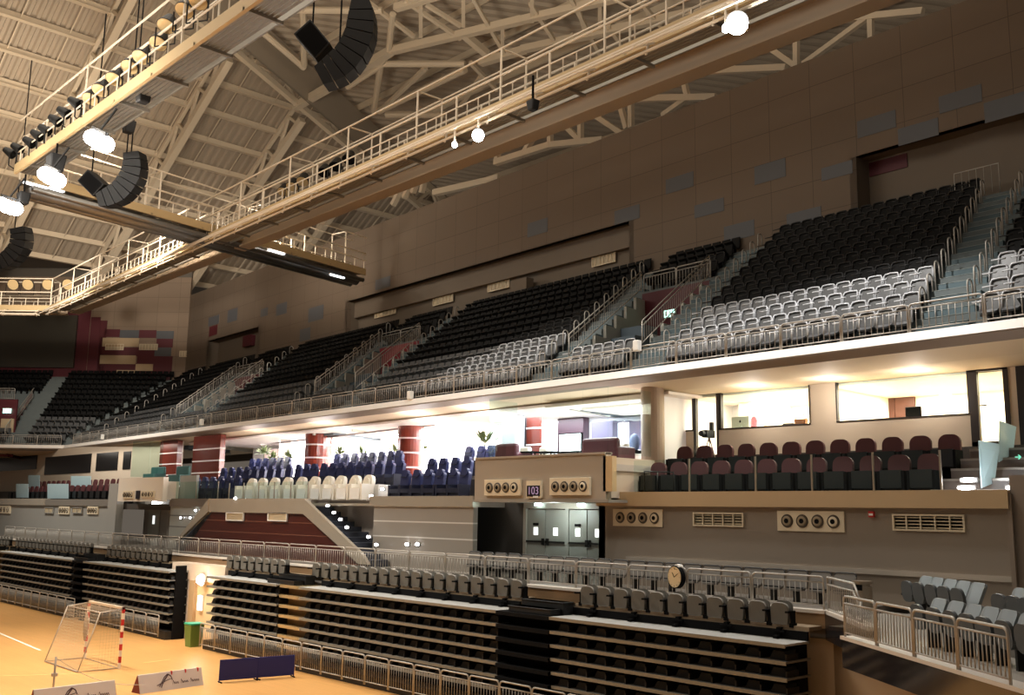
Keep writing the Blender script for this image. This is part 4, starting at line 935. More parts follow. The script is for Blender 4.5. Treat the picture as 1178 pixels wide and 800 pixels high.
for i, px in enumerate((620, 669.5)):
    p = at_y(px, 579, 23.9); t = thing('emergency_light', p, f"lit emergency lamp over the grey doors, {('left', 'right')[i]} of two", 'light', 'emergency lamps'); b = MB(); b.box((-.13, -.08, -.1), (.13, .0, .12)); b.build('lens', EMERG, t); b = MB(); b.box((-.22, -.04, .12), (.22, .05, .16)); b.build('bracket', WHITE, t)
# lamp and light strip at the gap
p = at_y(231.5, 667.5, GY - .13); t = thing('gap_lamp', p, 'round lit lamp on the beige wall beside the bleachers', 'light'); b = MB(); b.disc((0, 0, 0), (.1, -1, 0), .2, .12, 20, .16); b.build('globe', LIT, t); b = MB(); b.disc((0, .06, 0), (.1, -1, 0), .24, .06, 20); b.build('base', WHITE, t)
p = at_y(230.5, 694, GY + .06); t = thing('gap_light_box', p, 'small lit box on the wall below the round lamp', 'light'); b = MB(); b.box((-.14, -.06, -.28), (.14, .0, .28)); b.build('lens', LITSOFT, t); b = MB(); b.box((-.17, 0, -.31), (.17, .05, .31)); b.build('base', WHITE, t)
p = at_y(179, 578, 23.8); t = thing('emergency_light', p, 'lit emergency lamp under the far white sign box', 'light', 'emergency lamps'); b = MB(); b.box((-.25, -.08, -.12), (.25, .0, .12)); b.build('lens', LIT, t)
p = at_y(176.5, 601, 23.85); b = MB(); b.box((p.x - .7, 23.86, 3.3), (p.x + .7, 23.92, 5.5)); o = struct(b.build('door_11', DOORM)); b = MB(); b.box((p.x - .12, 23.84, p.z - .1), (p.x + .12, 23.86, p.z + .35)); b.build('vision_panel', mat('glowing_vision_panel', (1, 1, 1)), o)

# ================================================================== box seats and fittings
def box_chair():
    back = rot_x(plate(.56, .70, .10, .2, n=5), -6); move(back, (0, .12, .43)); pan = rot_x(plate(.54, .42, .09, .08), -84); move(pan, (0, -.26, .34)); pan.box((-.27, -.32, .28), (.27, -.24, .72)); base = MB(); base.box((-.24, -.12, 0), (.24, .16, .40))
    arms = []
    for sx in (-1, 1): b = MB(); b.box((sx * .31 - .035, -.32, .0), (sx * .31 + .035, .14, .70)); arms.append(b)
    return [('backrest', back.mesh('backrest', BURG), []), ('seat_pan', pan.mesh('seat_pan', SOFTBLACK), []), ('base', base.mesh('base', BLACK), []), ('armrest', arms[0].mesh('armrest', BLACK), []), ('armrest', arms[1].mesh('armrest', BLACK), [])]
BXP = box_chair()
for i in range(12): place('box_chair', BXP, (-10.62 - .757 * i, 24.0, 5.78), 0, f'burgundy chair in the front box row behind the glass, {nth(i + 1)} from the right', 'chair', 'front row box chairs')
for i in range(12): place('box_chair', BXP, (-10.64 - .753 * i, 25.3, 6.34), 0, f'burgundy chair in the rear box row below the lit windows, {nth(i + 1)} from the right', 'chair', 'rear row box chairs')
for r, (Y, z) in enumerate(((23.9, 5.55), (25.0, 5.95))):
    for i in range(22): place('box_chair', BXP, (-57.2 - .95 * i, Y, z), 0, f"burgundy chair of the far left boxes, {('front', 'rear')[r]} row, {nth(i + 1)} from the white sign box", 'chair', 'far left box chairs')
def glass_panel(x0, x1, Y, z0, z1, label, group, m=GLASS, post=True):
    t = thing('glass_balustrade', ((x0 + x1) / 2, Y, z0), label, 'glass panel', group); w = abs(x1 - x0)
    b = MB(); b.box((-w / 2, -.006, 0), (w / 2, .006, z1 - z0)); b.build('pane', m, t)
    if post: b = MB(); b.box((w / 2 - .02, -.02, 0), (w / 2 + .02, .02, z1 - z0)); b.build('post', STEEL, t)
for i, (a, c) in enumerate(((-11.46, -9.83), (-13.1, -11.46), (-14.75, -13.1), (-16.9, -14.75), (-18.9, -16.9))): glass_panel(a, c, 22.98, 5.98, 6.90, f'clear glass balustrade pane on the gold ledge, {nth(i + 1)} from the right', 'box glass panes')
for i in range(6): glass_panel(-42.4 + 1.3 * i, -41.1 + 1.3 * i, 21.7, 5.76, 6.45, f'clear glass balustrade pane before the cream chairs, {nth(i + 1)} from the left', 'VIP glass panes')
for i in range(2): glass_panel(-47.9 + 2.2 * i, -45.7 + 2.2 * i, 22.4, 5.78, 6.6, f'greenish glass pane above the left VIP stairs, {nth(i + 1)} from the left', 'left stair glass panes', GREENGLASS)
# left: green-edged glass booth and frosted sheets on the far boxes
pp = [at_y(150, 549, 22.6), at_y(170, 549, 23.2), at_y(185, 548, 24.5)]
t = thing('glass_booth', pp[0], 'tall greenish glass screen above the far white sign box', 'glass screen'); b = MB(); q = [(Vector(p) - pp[0]) for p in pp]
for a, c in zip(q, q[1:]): b.hexa([a, c, c + Vector((0, .02, 0)), a + Vector((0, .02, 0)), a + Vector((0, 0, 1.95)), c + Vector((0, 0, 1.95)), c + Vector((0, .02, 1.95)), a + Vector((0, .02, 1.95))])
b.build('pane', GREENGLASS, t)
def sheet(name, corners, label, group=None, m=FROST, th=.03):
    o = corners[0]; b = MB(); n = (corners[1] - o).cross(corners[3] - o).normalized() * th
    c = [p - o for p in corners]; b.hexa([c[0], c[1], c[1] + n, c[0] + n, c[3], c[2], c[2] + n, c[3] + n]); ob = b.build(name, m); ob.location = o; md = ob.modifiers.new('bevel', 'BEVEL'); md.width = .08; md.segments = 3; md.limit_method = 'ANGLE'; md.angle_limit = 1.0
    return tag(ob, label, 'glass screen', group)
FS = 'frosted stair screens'
sheet('frosted_screen', [at_y(1128, 562, 23.4), at_y(1143, 556, 24.1), at_y(1149, 511, 24.1), at_y(1125, 507, 23.4)], 'lower frosted glass screen beside the right-hand box steps', FS)
sheet('frosted_screen', [at_y(1148, 532, 24.8), at_y(1164, 523, 26.2), at_y(1168, 491, 26.2), at_y(1149, 484, 24.8)], 'upper frosted glass screen in front of the lit box door', FS)
for i, (xa, xb, ya, yb, Y) in enumerate(((19, 33, 557, 573, 23.2), (55, 79, 557, 574, 23.2), (33, 46, 547, 570, 24.4), (82, 105, 548, 560, 24.4))):
    sheet('frosted_screen', [at_y(xa, yb, Y), at_y(xb, yb, Y), at_y(xb, ya, Y), at_y(xa, ya, Y)], f"frosted glass screen among the far left burgundy chairs, {nth(i + 1)} of four", 'far frosted screens')
# steps at the right end of the boxes with their lights
b = MB()
for k in range(5): b.box((-10.25, 23.35 + .6 * k, 5.7), (-4, 23.35 + .6 * (k + 1) + (.6 if k == 4 else 0), 6.0 + .27 * k))
struct(b.build('floor_box_steps', mat('brown_grey_step', srgb(116, 104, 96), .5))); b = MB()
for k in range(5): b.box((-10.25, 23.34 + .6 * k, 5.95 + .27 * k), (-4, 23.40 + .6 * k, 6.005 + .27 * k))
struct(b.build('trim_box_steps', mat('step_metal', srgb(170, 160, 150), .3, .5)))
def step_light(px, py, Y, label, group, w=.3, m=LIT):
    p = at_y(px, py, Y); b = MB(); b.blob((0, -.01, 0), w / 2, .05, .05, 16, 6); t = thing('step_light', p, label, 'light', group); b.build('lens', m, t); b = MB(); b.box((-w / 2 - .02, .01, -.06), (w / 2 + .02, .05, .06)); b.build('bezel', mat('grey_bezel', srgb(120, 116, 112), .5), t)
for i, (px, py, Y) in enumerate(((1114, 552.5, 23.85), (1111, 561.5, 23.3), (1171, 552, 23.85), (1167, 561.5, 23.3))): step_light(px, py, Y, f"lit step light on the right-hand box steps, {('upper left', 'lower left', 'upper right', 'lower right')[i]} of four", 'box step lights', .38)
p = at_y(1171, 526, 23.9); t = thing('exit_arrow_sign', p, 'small green lit arrow sign beyond the right-hand steps', 'sign'); b = MB(); b.bar((-.06, 0, 0), (.06, 0, 0), .02); b.bar((.01, 0, .05), (.06, 0, 0), .02); b.bar((.01, 0, -.05), (.06, 0, 0), .02); b.build('arrow', mat('dim_green_light', (.2, .8, .6), .5, emit=(.2, .8, .55), es=.5), t)
t = thing('box_handrail', (-18.85, 23.4, 5.98), 'thin dark handrail at the left end of the glass-fronted box', 'handrail'); b = MB(); b.tube([(0, 0, 0), (0, 0, .62), (1.0, .1, .58), (1.0, .1, 0)], .02); b.tube([(.45, .05, .6), (.45, .05, 0)], .018); b.build('frame', DARKSTEEL, t, True)
# things on the window ledge of the lit rooms
def ledge(px, py): return at_y(px, py, 26.95)
b = MB(); b.box((-18.15, 26.7, 7.95), (-14.8, 27.3, 8.02)); o = b.build('window_desk', ROOMWALL); tag(o, 'pale desk top along the lit box windows', 'desk')
p = ledge(853, 493); t = thing('desktop_computer', (p.x, 26.9, 8.02), 'white desktop computer seen from behind on the desk', 'computer'); z1 = ledge(853, 479.5).z - 8.02; w = ledge(862, 493).x - ledge(842, 493).x
b = MB(); b.box((-w / 2, -.02, .08), (w / 2, .03, z1)); o = b.build('casing', mat('silver_white', srgb(196, 196, 182), .4), t); bevel(o, .015); b = MB(); b.disc((0, -.02, z1 * .62), (0, -1, 0), .035, .004, 16); b.disc((.012, -.02, z1 * .62 + .042), (0, -1, 0), .012, .004, 8); b.build('emblem', BLACK, o); b = MB(); b.box((-.08, -.06, 0), (.08, .06, .01)); b.box((-.05, -.03, 0), (.05, .0, .2)); b.build('stand', mat('silver_white', (1, 1, 1)), t)
p = ledge(865.5, 492); t = thing('pink_cushion', (p.x, 27.05, 8.02), 'pink patterned cushion leaning behind the white computer', 'cushion'); b = MB(); b.blob((0, 0, .22), .14, .06, .22); b.build('cover', mat('pink_fabric', srgb(226, 120, 140), .8, noise=.3, nscale=12), t, True)
p = ledge(909, 489); t = thing('black_bag', (p.x, 26.9, 8.02), 'low black bag on the window desk', 'bag'); b = MB(); b.box((-.2, -.1, 0), (.2, .1, .13)); o = b.build('body', mat('dark_brown_bag', srgb(48, 30, 26), .6), t); bevel(o, .05, 3)
p = ledge(923, 488); t = thing('handbag', (p.x + .02, 26.85, 8.02), 'brown handbag with upright handles at the window corner', 'bag'); b = MB(); b.hexa([Vector(q) for q in ((-.15, -.07, 0), (.15, -.07, 0), (.15, .07, 0), (-.15, .07, 0), (-.2, -.08, .22), (.2, -.08, .22), (.2, .08, .22), (-.2, .08, .22))]); b.build('body', mat('brown_bag', srgb(140, 84, 50), .6), t)
for s in (-1, 1): b = MB(); b.tube([(s * .16, 0, .2), (s * .2, 0, .32), (s * .12, 0, .38), (s * .06, 0, .3)], .012); b.build('handle', mat('brown_bag', (1, 1, 1)), t)
p = ledge(882, 490); t = thing('drinking_glass', (p.x, 26.9, 8.02), 'small glass on the window desk', 'glass'); b = MB(); b.cyl((0, 0), .04, 0, .1, 12, .045); b.build('tumbler', mat('amber_glass', srgb(220, 190, 130), .2), t)
p = at_y(1051, 478, 26.95); t = thing('small_monitor', (p.x, 26.95, 8.0), 'small black monitor at the right-hand lit window', 'monitor'); b = MB(); b.box((-.23, -.03, .08), (.23, .03, .40)); o = b.build('screen', BLACK, t); bevel(o, .03); b = MB(); b.box((-.1, -.06, 0), (.1, .06, .02)); b.box((-.03, -.02, 0), (.03, .02, .1)); b.build('stand', BLACK, t)
p = at_y(816, 512, 26.05); t = thing('video_camera', (p.x, 26.05, 7.2), 'black video camera on a stand in the open box doorway', 'camera'); b = MB(); b.box((-.1, -.25, .55), (.1, .18, .78)); b.disc((0, -.3, .66), (0, -1, 0), .09, .14, 14); b.build('body', SOFTBLACK, t); b = MB(); b.box((-.06, .1, .78), (.05, .2, 1.05)); b.build('viewfinder', DARKSTEEL, t); b = MB()
for a in (0, 2.1, 4.2): b.tube([(0, 0, .58), (.28 * math.cos(a), .28 * math.sin(a), -.3)], .02)
b.build('tripod', STEEL, t)

# ================================================================== VIP stand
def vip_chair():
    back = rot_x(plate(.50, .70, .14, .12, n=4), -8); move(back, (0, .10, .40)); head = rot_x(plate(.34, .26, .14, .08), -8); move(head, (0, .14, .94)); seat = MB(); seat.box((-.26, -.36, .30), (.26, .14, .46)); base = MB(); base.box((-.27, -.30, 0), (.27, .16, .30)); sides = []
    for sx in (-1, 1): b = MB(); b.box((sx * .31 - .04, -.36, 0), (sx * .31 + .04, .16, .60)); sides.append(b)
    bar = rot_x(plate(.30, .04, .01, .01), -8); move(bar, (0, .08, .90))
    return [('backrest', back.mesh('backrest', NAVY), [('pillow_seam', bar.mesh('pillow_seam', NAVYBASE))]), ('headrest', head.mesh('headrest', NAVY), []), ('seat_cushion', seat.mesh('seat_cushion', NAVYBASE), []), ('base', base.mesh('base', NAVYBASE), []), ('side_panel', sides[0].mesh('side_panel', NAVYBASE), []), ('side_panel', sides[1].mesh('side_panel', NAVYBASE), [])]
VP = vip_chair()
def vip_row(pxs, Y, z, label, group, rz=0):
    for i, px in enumerate(pxs):
        p = at_y(px, 540, Y); place('vip_chair', VP, (p.x, Y, z), rz, label.format(nth(i + 1)), 'chair', group)
vip_row((462, 475, 488, 501.5, 517, 530), 23.4, 5.7, 'navy chair in the front row right of the steps, {} from the left', 'navy chairs right of the steps')
vip_row((492, 505, 519, 532.6), 24.5, 6.2, 'navy chair in the second row right of the steps, {} from the left', 'navy chairs right of the steps')
vip_row((534.7, 548.7, 559.7), 25.6, 6.7, 'navy chair in the top row beside the lounge, {} from the left', 'navy chairs right of the steps')
vip_row((308, 317, 328, 339, 348.5, 357, 368, 378, 388, 399, 409.7, 420, 432, 444, 455.6), 24.5, 6.2, 'navy chair in the row right behind the cream armchairs, {} from the left', 'navy chairs behind the cream armchairs')
vip_row((383, 392, 402.5, 413, 423, 434, 445, 454), 25.7, 6.7, 'navy chair in the top row between the two round columns, {} from the left', 'navy chairs between the columns')
vip_row((285.6, 293, 301, 309, 317, 326), 25.7, 6.7, 'navy chair in the top row left of the first round column, {} from the left', 'navy chairs left of the columns')
vip_row((253, 262, 271, 280, 289, 298), 24.5, 6.2, 'navy chair in the second row by the red square pillar, {} from the left', 'navy chairs by the square pillar')
vip_row((214, 223, 232, 241, 250, 260, 270), 23.45, 5.7, 'navy chair in the dark front row above the left stairs, {} from the left', 'navy chairs above the left stairs')
def cream_chair():
    back = rot_x(plate(.62, .62, .16, .26, n=6), -10); move(back, (0, .14, .38)); cush = rot_x(plate(.44, .40, .06, .16, n=5), -10); move(cush, (0, .07, .46)); seat = MB(); seat.box((-.30, -.38, .24), (.30, .16, .46)); skirt = MB(); skirt.box((-.30, -.41, .02), (.30, -.38, .44)); arms = []
    for sx in (-1, 1): b = MB(); b.box((sx * .36 - .07, -.36, 0), (sx * .36 + .07, .2, .62)); arms.append(b)
    return [('backrest', back.mesh('backrest', CREAM), [('back_cushion', cush.mesh('back_cushion', mat('ivory_cushion', srgb(226, 216, 196), .6)))]), ('seat_cushion', seat.mesh('seat_cushion', CREAM), []), ('front_panel', skirt.mesh('front_panel', WHITE), []), ('armrest', arms[0].mesh('armrest', CREAM), []), ('armrest', arms[1].mesh('armrest', CREAM), [])]
CP = cream_chair()
for i, px in enumerate((284, 296, 310, 325, 341, 356, 372, 386, 402.5, 418)):
    p = at_y(px, 555, 22.9); place('cream_armchair', CP, (p.x, 22.9, 5.74), 0, f'cream armchair in the front VIP row, {nth(i + 1)} from the left', 'armchair', 'cream armchairs')
b = MB(); b.box((-32.9, 23.32, 5.7), (-32.1, 23.9, 6.35)); o = b.build('white_cabinet', WHITE); bevel(o, .02); tag(o, 'white box at the right end of the cream armchairs', 'cabinet')
# right VIP stairs with lights
b = MB()
for k in range(11): b.box((-35.6 + .5 * k, 21.62, 3.3), (-35.1 + .5 * k, 22.45 if k > 8 else 23.3, 5.45 - .19 * k))
struct(b.build('floor_vip_steps_right', mat('dark_blue_step', srgb(64, 68, 78), .4))); b = MB()
for k in range(8): b.box((-43.2 - .42 * k, 21.78, 3.3), (-42.7 - .42 * k, 22.48, 5.25 - .22 * k))
struct(b.build('floor_vip_steps_left', mat('dark_blue_step', (1, 1, 1))))
for i, (px, py) in enumerate(((377, 582), (384, 590), (391.5, 598), (399, 607), (424, 618), (433, 627))): step_light(px, py, 22.2, f'lit step light on the right VIP stairs, {nth(i + 1)} from the top', 'VIP stair lights', .2)
for i, (px, py, Y) in enumerate(((427, 571, 22.5), (440, 563, 22.9), (468, 626.5, 22.45), (480, 626.5, 22.45))): step_light(px, py, Y, f"small lit marker light by the striped grey VIP wall, {nth(i + 1)} of four", 'VIP wall lights', .2)
for i, (px, py) in enumerate(((271, 573.5), (225, 587.5), (208, 596), (219, 596))): step_light(px, py, 21.5 if i == 0 else 22.44, f'lit marker light by the left VIP stairs, {nth(i + 1)} of four', 'left VIP lights', .2 if i < 2 else .1)
# plants at the back of the VIP room
def plant(px, py, h, Y, label):
    p = at_y(px, py, Y); zf = 6.7 - p.z; t = thing('potted_plant', (p.x, Y, p.z), label, 'plant', 'plants at the back of the VIP room'); b = MB(); b.cyl((0, 0), .16, zf, zf + .4, 12, .22); b.build('pot', WHITE, t); b = MB()
    for k in range(60):
        a, e, l = random.uniform(0, 2 * PI), random.uniform(-.2, 1.3), random.uniform(.3, .75) * h; d = Vector((math.cos(a) * math.cos(e), math.sin(a) * math.cos(e), math.sin(e))); c = d * l * .3 + Vector((0, 0, -.1)); s = d.cross(Vector((0, 0, 1))).normalized() * .09 * h; e2 = c + d * l
        b.add([c, (c + e2) / 2 + s, e2, (c + e2) / 2 - s, (c + e2) / 2 + Vector((0, 0, .03))], [(0, 1, 4), (1, 2, 4), (2, 3, 4), (3, 0, 4)])
    b.tube([(0, 0, zf + .38), (0, 0, .1)], .03, 5); b.build('foliage', LEAF, t)
for i, (px, py) in enumerate(((304, 520), (314, 527), (333, 525), (391, 521), (416.5, 521), (453.5, 519), (486, 517), (558, 508))): plant(px, py, (.62 if i != 7 else .9), 28.6 if i == 6 else 27.9, f'green plant against the white VIP back wall, {nth(i + 1)} from the left')
p, q = at_y(304, 536, 30.5), at_y(321, 517, 30.5); b = MB(); b.box((p.x, 30.4, 6.7), (q.x, 30.9, q.z)); o = b.build('sideboard', mat('greybrown_board', srgb(150, 130, 124), .5)); tag(o, 'grey-brown sideboard at the back of the VIP room', 'sideboard')
p, q = at_y(276, 540, 28.3), at_y(352, 480, 28.3)
# desk nook left of the square pillars
for i, (xa, xb, ya, yb, c, lab) in enumerate(((174, 190, 537, 547, srgb(70, 110, 110), 'teal box seat-back in the far VIP nook'), (203, 218, 536, 548, srgb(50, 84, 80), 'dark green padded chair in the far VIP nook'))):
    p, q = at_y(xa, yb, 24.2), at_y(xb, ya, 24.2); t = thing('nook_chair', ((p.x + q.x) / 2, 24.2, p.z), lab, 'chair', None); w = q.x - p.x; h = q.z - p.z; b = MB(); b.box((-w / 2, -.06, 0), (w / 2, .1, h)); o = b.build('backrest', mat(f'nook{i}_cloth', c, .7), t); bevel(o, .08, 3); b = MB(); b.box((-w / 2 + .05, -.5, -.5), (w / 2 - .05, .1, .05)); b.build('seat', mat(f'nook{i}_cloth', c), t)
b = MB(); b.box((-48.5, 22.85, 5.7), (-46.7, 23.0, 6.95)); struct(b.build('wall_vip_screen', GREYWALL))

# lounge over the portal
b = MB(); b.box((-25.2, 22.4, 6.6), (-19.3, 31, 6.8)); struct(b.build('floor_lounge', mat('lounge_floor', srgb(180, 170, 160), .5)))
b = MB(); b.box((-25.5, 29.2, 6.6), (-19.3, 29.4, 9.4)); b.box((-31.9, 29.2, 6.6), (-25.5, 29.4, 9.2)); b.box((-19.8, 25.2, 6.6), (-19.6, 29.4, 9.4)); struct(b.build('wall_lounge', mat('lounge_white_wall', srgb(244, 244, 250), .6)))
b = MB(); b.box((-24.6, 25.0, 9.02), (-19.8, 28.8, 9.1)); b.box((-23.6, 25.8, 8.94), (-20.2, 28.2, 9.02)); struct(b.build('ceiling_lounge_tray', WHITE))
pth = [(-25.0, 24.0), (-25.0, 22.7), (-24.7, 22.42), (-22.2, 22.36), (-20.4, 22.36), (-19.5, 22.5), (-19.3, 23.2), (-19.38, 24.4)]
for i, (a, c) in enumerate(zip(pth, pth[1:])):
    a, c = Vector((*a, 0)), Vector((*c, 0)); t = thing('lounge_glass', (a.x, a.y, 7.1), f'tall clear glass pane of the lounge above the doors, {nth(i + 1)} from the left', 'glass pane', 'lounge glass panes'); d = (c - a); n = Vector((-d.y, d.x, 0)).normalized() * .012
    b = MB(); b.hexa([Vector((0, 0, 0)), d, d + n, n, Vector((0, 0, 2.03)), d + Vector((0, 0, 2.03)), d + n + Vector((0, 0, 2.03)), n + Vector((0, 0, 2.03))]); b.build('pane', GLASS, t)
def wallbox(name, xa, xb, ya, yb, Y, dep, m, label, cat, parent=None):
    p, q = at_y(xa, yb, Y), at_y(xb, ya, Y); b = MB(); b.box((p.x, Y, p.z), (q.x, Y + dep, q.z)); o = b.build(name, m); bevel(o, .015); return tag(o, label, cat)
wallbox('lounge_cabinet', 641, 671, 480, 528, 28.8, .35, mat('dark_maroon_cabinet', srgb(70, 44, 56), .4), 'dark cabinet behind the lounge television', 'cabinet')
t = thing('television', at_y(657, 521, 28.7), 'lit television screen in the glass lounge', 'television'); p, q = at_y(643, 522, 28.7), at_y(669.5, 497.5, 28.7); o = t.location; b = MB(); b.box((p.x - o.x, -.02, p.z - o.z), (q.x - o.x, .06, q.z - o.z)); b.build('casing', BLACK, t); b = MB(); b.box((p.x - o.x + .05, -.03, p.z - o.z + .05), (q.x - o.x - .05, -.018, q.z - o.z - .05)); b.build('screen', SCREENW, t)
wallbox('wall_unit', 680, 705, 484, 520, 28.6, .4, mat('plum_wall_unit', srgb(92, 84, 110), .5), 'plum wall unit in the middle of the lounge', 'cabinet'); wallbox('wall_unit', 723.5, 738, 484, 520, 28.6, .4, mat('plum_wall_unit', (1, 1, 1)), 'plum wall unit at the right end of the lounge', 'cabinet'); wallbox('wall_unit', 705, 724, 484, 486.5, 28.6, .4, mat('plum_wall_unit', (1, 1, 1)), 'plum lintel over the bright lounge opening', 'cabinet')
p, q = at_y(706, 518, 28.9), at_y(723.5, 486, 28.9); b = MB(); b.box((p.x, 28.9, p.z), (q.x, 28.95, q.z)); o = struct(b.build('window_lounge', SCREENW))
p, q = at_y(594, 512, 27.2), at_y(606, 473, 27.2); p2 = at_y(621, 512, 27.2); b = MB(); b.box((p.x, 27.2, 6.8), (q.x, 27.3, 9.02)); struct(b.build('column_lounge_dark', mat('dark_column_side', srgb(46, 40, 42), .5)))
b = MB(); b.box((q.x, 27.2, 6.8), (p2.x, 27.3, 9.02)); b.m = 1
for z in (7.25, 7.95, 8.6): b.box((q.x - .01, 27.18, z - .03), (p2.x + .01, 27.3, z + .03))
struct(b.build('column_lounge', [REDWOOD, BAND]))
p, q = at_y(577, 512, 26.5), at_y(593, 470, 26.5); b = MB(); b.box((p.x, 26.5, 6.6), (q.x, 27.0, 9.2)); struct(b.build('wall_lounge_pier', mat('lounge_pier', srgb(200, 200, 206), .6)))
def sofa(xa, xb, ya, yb, Y, label, m, name='armchair'):
    p, q = at_y(xa, yb, Y), at_y(xb, ya, Y); w = q.x - p.x; h = max(.7, q.z - 6.8); t = thing(name, ((p.x + q.x) / 2, Y, 6.8), label, name)
    b = MB(); b.box((-w / 2, -.12, .1), (w / 2, .12, h)); o = b.build('backrest', m, t); bevel(o, .1, 3); b = MB(); b.box((-w / 2 + .1, .1, .1), (w / 2 - .1, .8, .42)); o = b.build('seat', m, t); bevel(o, .06)
    for s in (-1, 1): b = MB(); b.box((s * w / 2 - .12 - s * .1, -.1, .1), (s * w / 2 + .12 - s * .1, .8, .6)); o = b.build('armrest', m, t); bevel(o, .08, 3)
    for s in (-1, 1):
        for y in (0, .7): b = MB(); b.cyl((s * (w / 2 - .15), y), .03, 0, .1, 8); b.build('leg', BLACK, t)
BR = mat('oxblood_leather', srgb(92, 44, 52), .45)
sofa(671, 712, 503, 524, 23.4, 'large oxblood leather sofa seen from behind in the lounge', BR, 'sofa'); sofa(571, 596, 510, 528, 23.6, 'oxblood armchair in the left corner of the lounge', BR); sofa(713, 723, 509, 522, 24.6, 'white armchair beside the oxblood sofa', CREAM)
for i, px in enumerate((605, 627)): sofa(px - 5.5, px + 5.5, 514, 520, 25.5, f"small white round-backed chair in the lounge, {('left', 'right')[i]} of two", CREAM, 'tub_chair')
for i, (xa, xb) in enumerate(((598, 618), (620, 640), (642, 671))):
    p, q = at_y(xa, 520.5, 24.0), at_y(xb, 520.5, 24.0); t = thing('lounge_table', ((p.x + q.x) / 2, 24, 6.8), f'low dark lounge table, {nth(i + 1)} from the left', 'table', 'lounge tables'); w = q.x - p.x; h = p.z - 6.8; b = MB(); b.box((-w / 2, -.25, h - .05), (w / 2, .25, h)); b.build('table_top', BLACK, t)
    for sx in (-1, 1):
        for sy in (-1, 1): b = MB(); b.box((sx * (w / 2 - .04) - .02, sy * .22 - .02, 0), (sx * (w / 2 - .04) + .02, sy * .22 + .02, h - .05)); b.build('leg', BLACK, t)
t = thing('desk_figure_chair', at_y(730, 515, 25.0), 'blue-grey swivel chair at the right end of the lounge', 'chair'); b = MB(); b.blob((0, 0, .15), .22, .1, .3); b.build('backrest', mat('blue_grey_cloth', srgb(84, 96, 130), .6), t, True); b = MB(); b.box((-.24, -.3, -.2), (.24, .1, -.1)); b.cyl((0, -.1), .03, -.45, -.2, 8); b.build('seat', BLACK, t)

# ================================================================== things on the court
A, B = at_z(137, 770, 0), at_z(97, 758, 0); YG = (A.y + B.y) / 2; XA, XB = A.x, A.x - 3.0; DB = 1.35
t = thing('handball_goal', (XA - 1.5, YG, 0), 'handball goal with red and white posts standing on the court', 'goal'); hb = 1.5
def striped(p0, p1, n, name):
    b = MB(); p0, p1 = Vector(p0), Vector(p1)
    for k in range(n): b.m = k % 2; b.bar(p0.lerp(p1, k / n), p0.lerp(p1, (k + 1) / n), .08)
    b.build(name, [mat('white_post_paint', srgb(236, 224, 206), .5), RED], t)
striped((1.5, 0, 0), (1.5, 0, 2.0), 10, 'goal_post'); striped((-1.5, 0, 0), (-1.5, 0, 2.0), 10, 'goal_post'); b = MB(); b.bar((-1.54, 0, 1.96), (1.54, 0, 1.96), .08); b.build('crossbar', mat('pale_crossbar', srgb(206, 186, 160), .5), t)
GP2 = mat('grey_goal_pipe', srgb(170, 156, 140), .5, .3)
for s, nm in ((1, 'near'), (-1, 'far')):
    b = MB(); b.tube([(s * 1.5, 0, .03), (s * 1.5, -DB, .03), (s * 1.45, -.75, 1.85), (s * 1.5, 0, 1.94)], .022); b.build('side_frame', GP2, t, True)
b = MB(); b.tube([(-1.5, -DB, .03), (1.5, -DB, .03)], .022); b.tube([(-1.45, -.75, 1.85), (1.45, -.75, 1.85)], .018); b.tube([(-1.5, 0, .02), (1.5, 0, .02)], .012); b.build('rear_frame', GP2, t, True)
b = MB(); r = .0035
for k in range(31): x = -1.5 + .1 * k; b.tube([(x, -.75 + .0, 1.85), (x * 1.0, -DB, .05)], r, 3); b.tube([(x, 0, 1.93), (x, -.75, 1.85)], r, 3)
for k in range(19): f = k / 19; b.tube([(-1.5, -.75 - .6 * f, 1.85 - 1.8 * f), (1.5, -.75 - .6 * f, 1.85 - 1.8 * f)], r, 3)
for s in (-1, 1):
    for k in range(8): y = -.1 * k; b.tube([(s * 1.5, y, .05), (s * 1.5, y, 1.9)], r, 3)
    for k in range(18): z = .1 + .1 * k; b.tube([(s * 1.5, 0, z), (s * 1.5, -.75 - .6 * (1 - z / 1.85), z)], r, 3)
b.build('net', NETM, t)
b = MB(); b.blob((-1.42, -.08, 1.1), .09, .09, .5, 8, 6); b.build('net_bundle', mat('brown_net_bundle', srgb(150, 130, 104), .9), t, True)
# slim pole with a cord in front of the boards
p = at_z(60, 806, 0); pt = at_y(65, 756, p.y); t = thing('net_pole', (p.x, p.y, 0), 'slim grey pole with a slack cord before the advert boards', 'pole'); h = pt.z
b = MB(); b.tube([(0, 0, 0), (0, 0, h)], .03, 8); b.build('pole', GP2, t, True); b = MB(); q = at_z(167, 788, .35) - p; q0 = Vector((0, 0, h * .97)); b.tube([q0.lerp(q, k / 10) - Vector((0, 0, .25 * math.sin(PI * k / 10))) for k in range(11)], .008, 4); b.build('cord', GP2, t); b = MB(); b.cyl((0, 0), .09, h * .55, h * .62, 8); b.build('winch', GP2, t); b = MB(); b.cyl((0, 0), .18, 0, .03, 16); b.build('foot_plate', GP2, t)
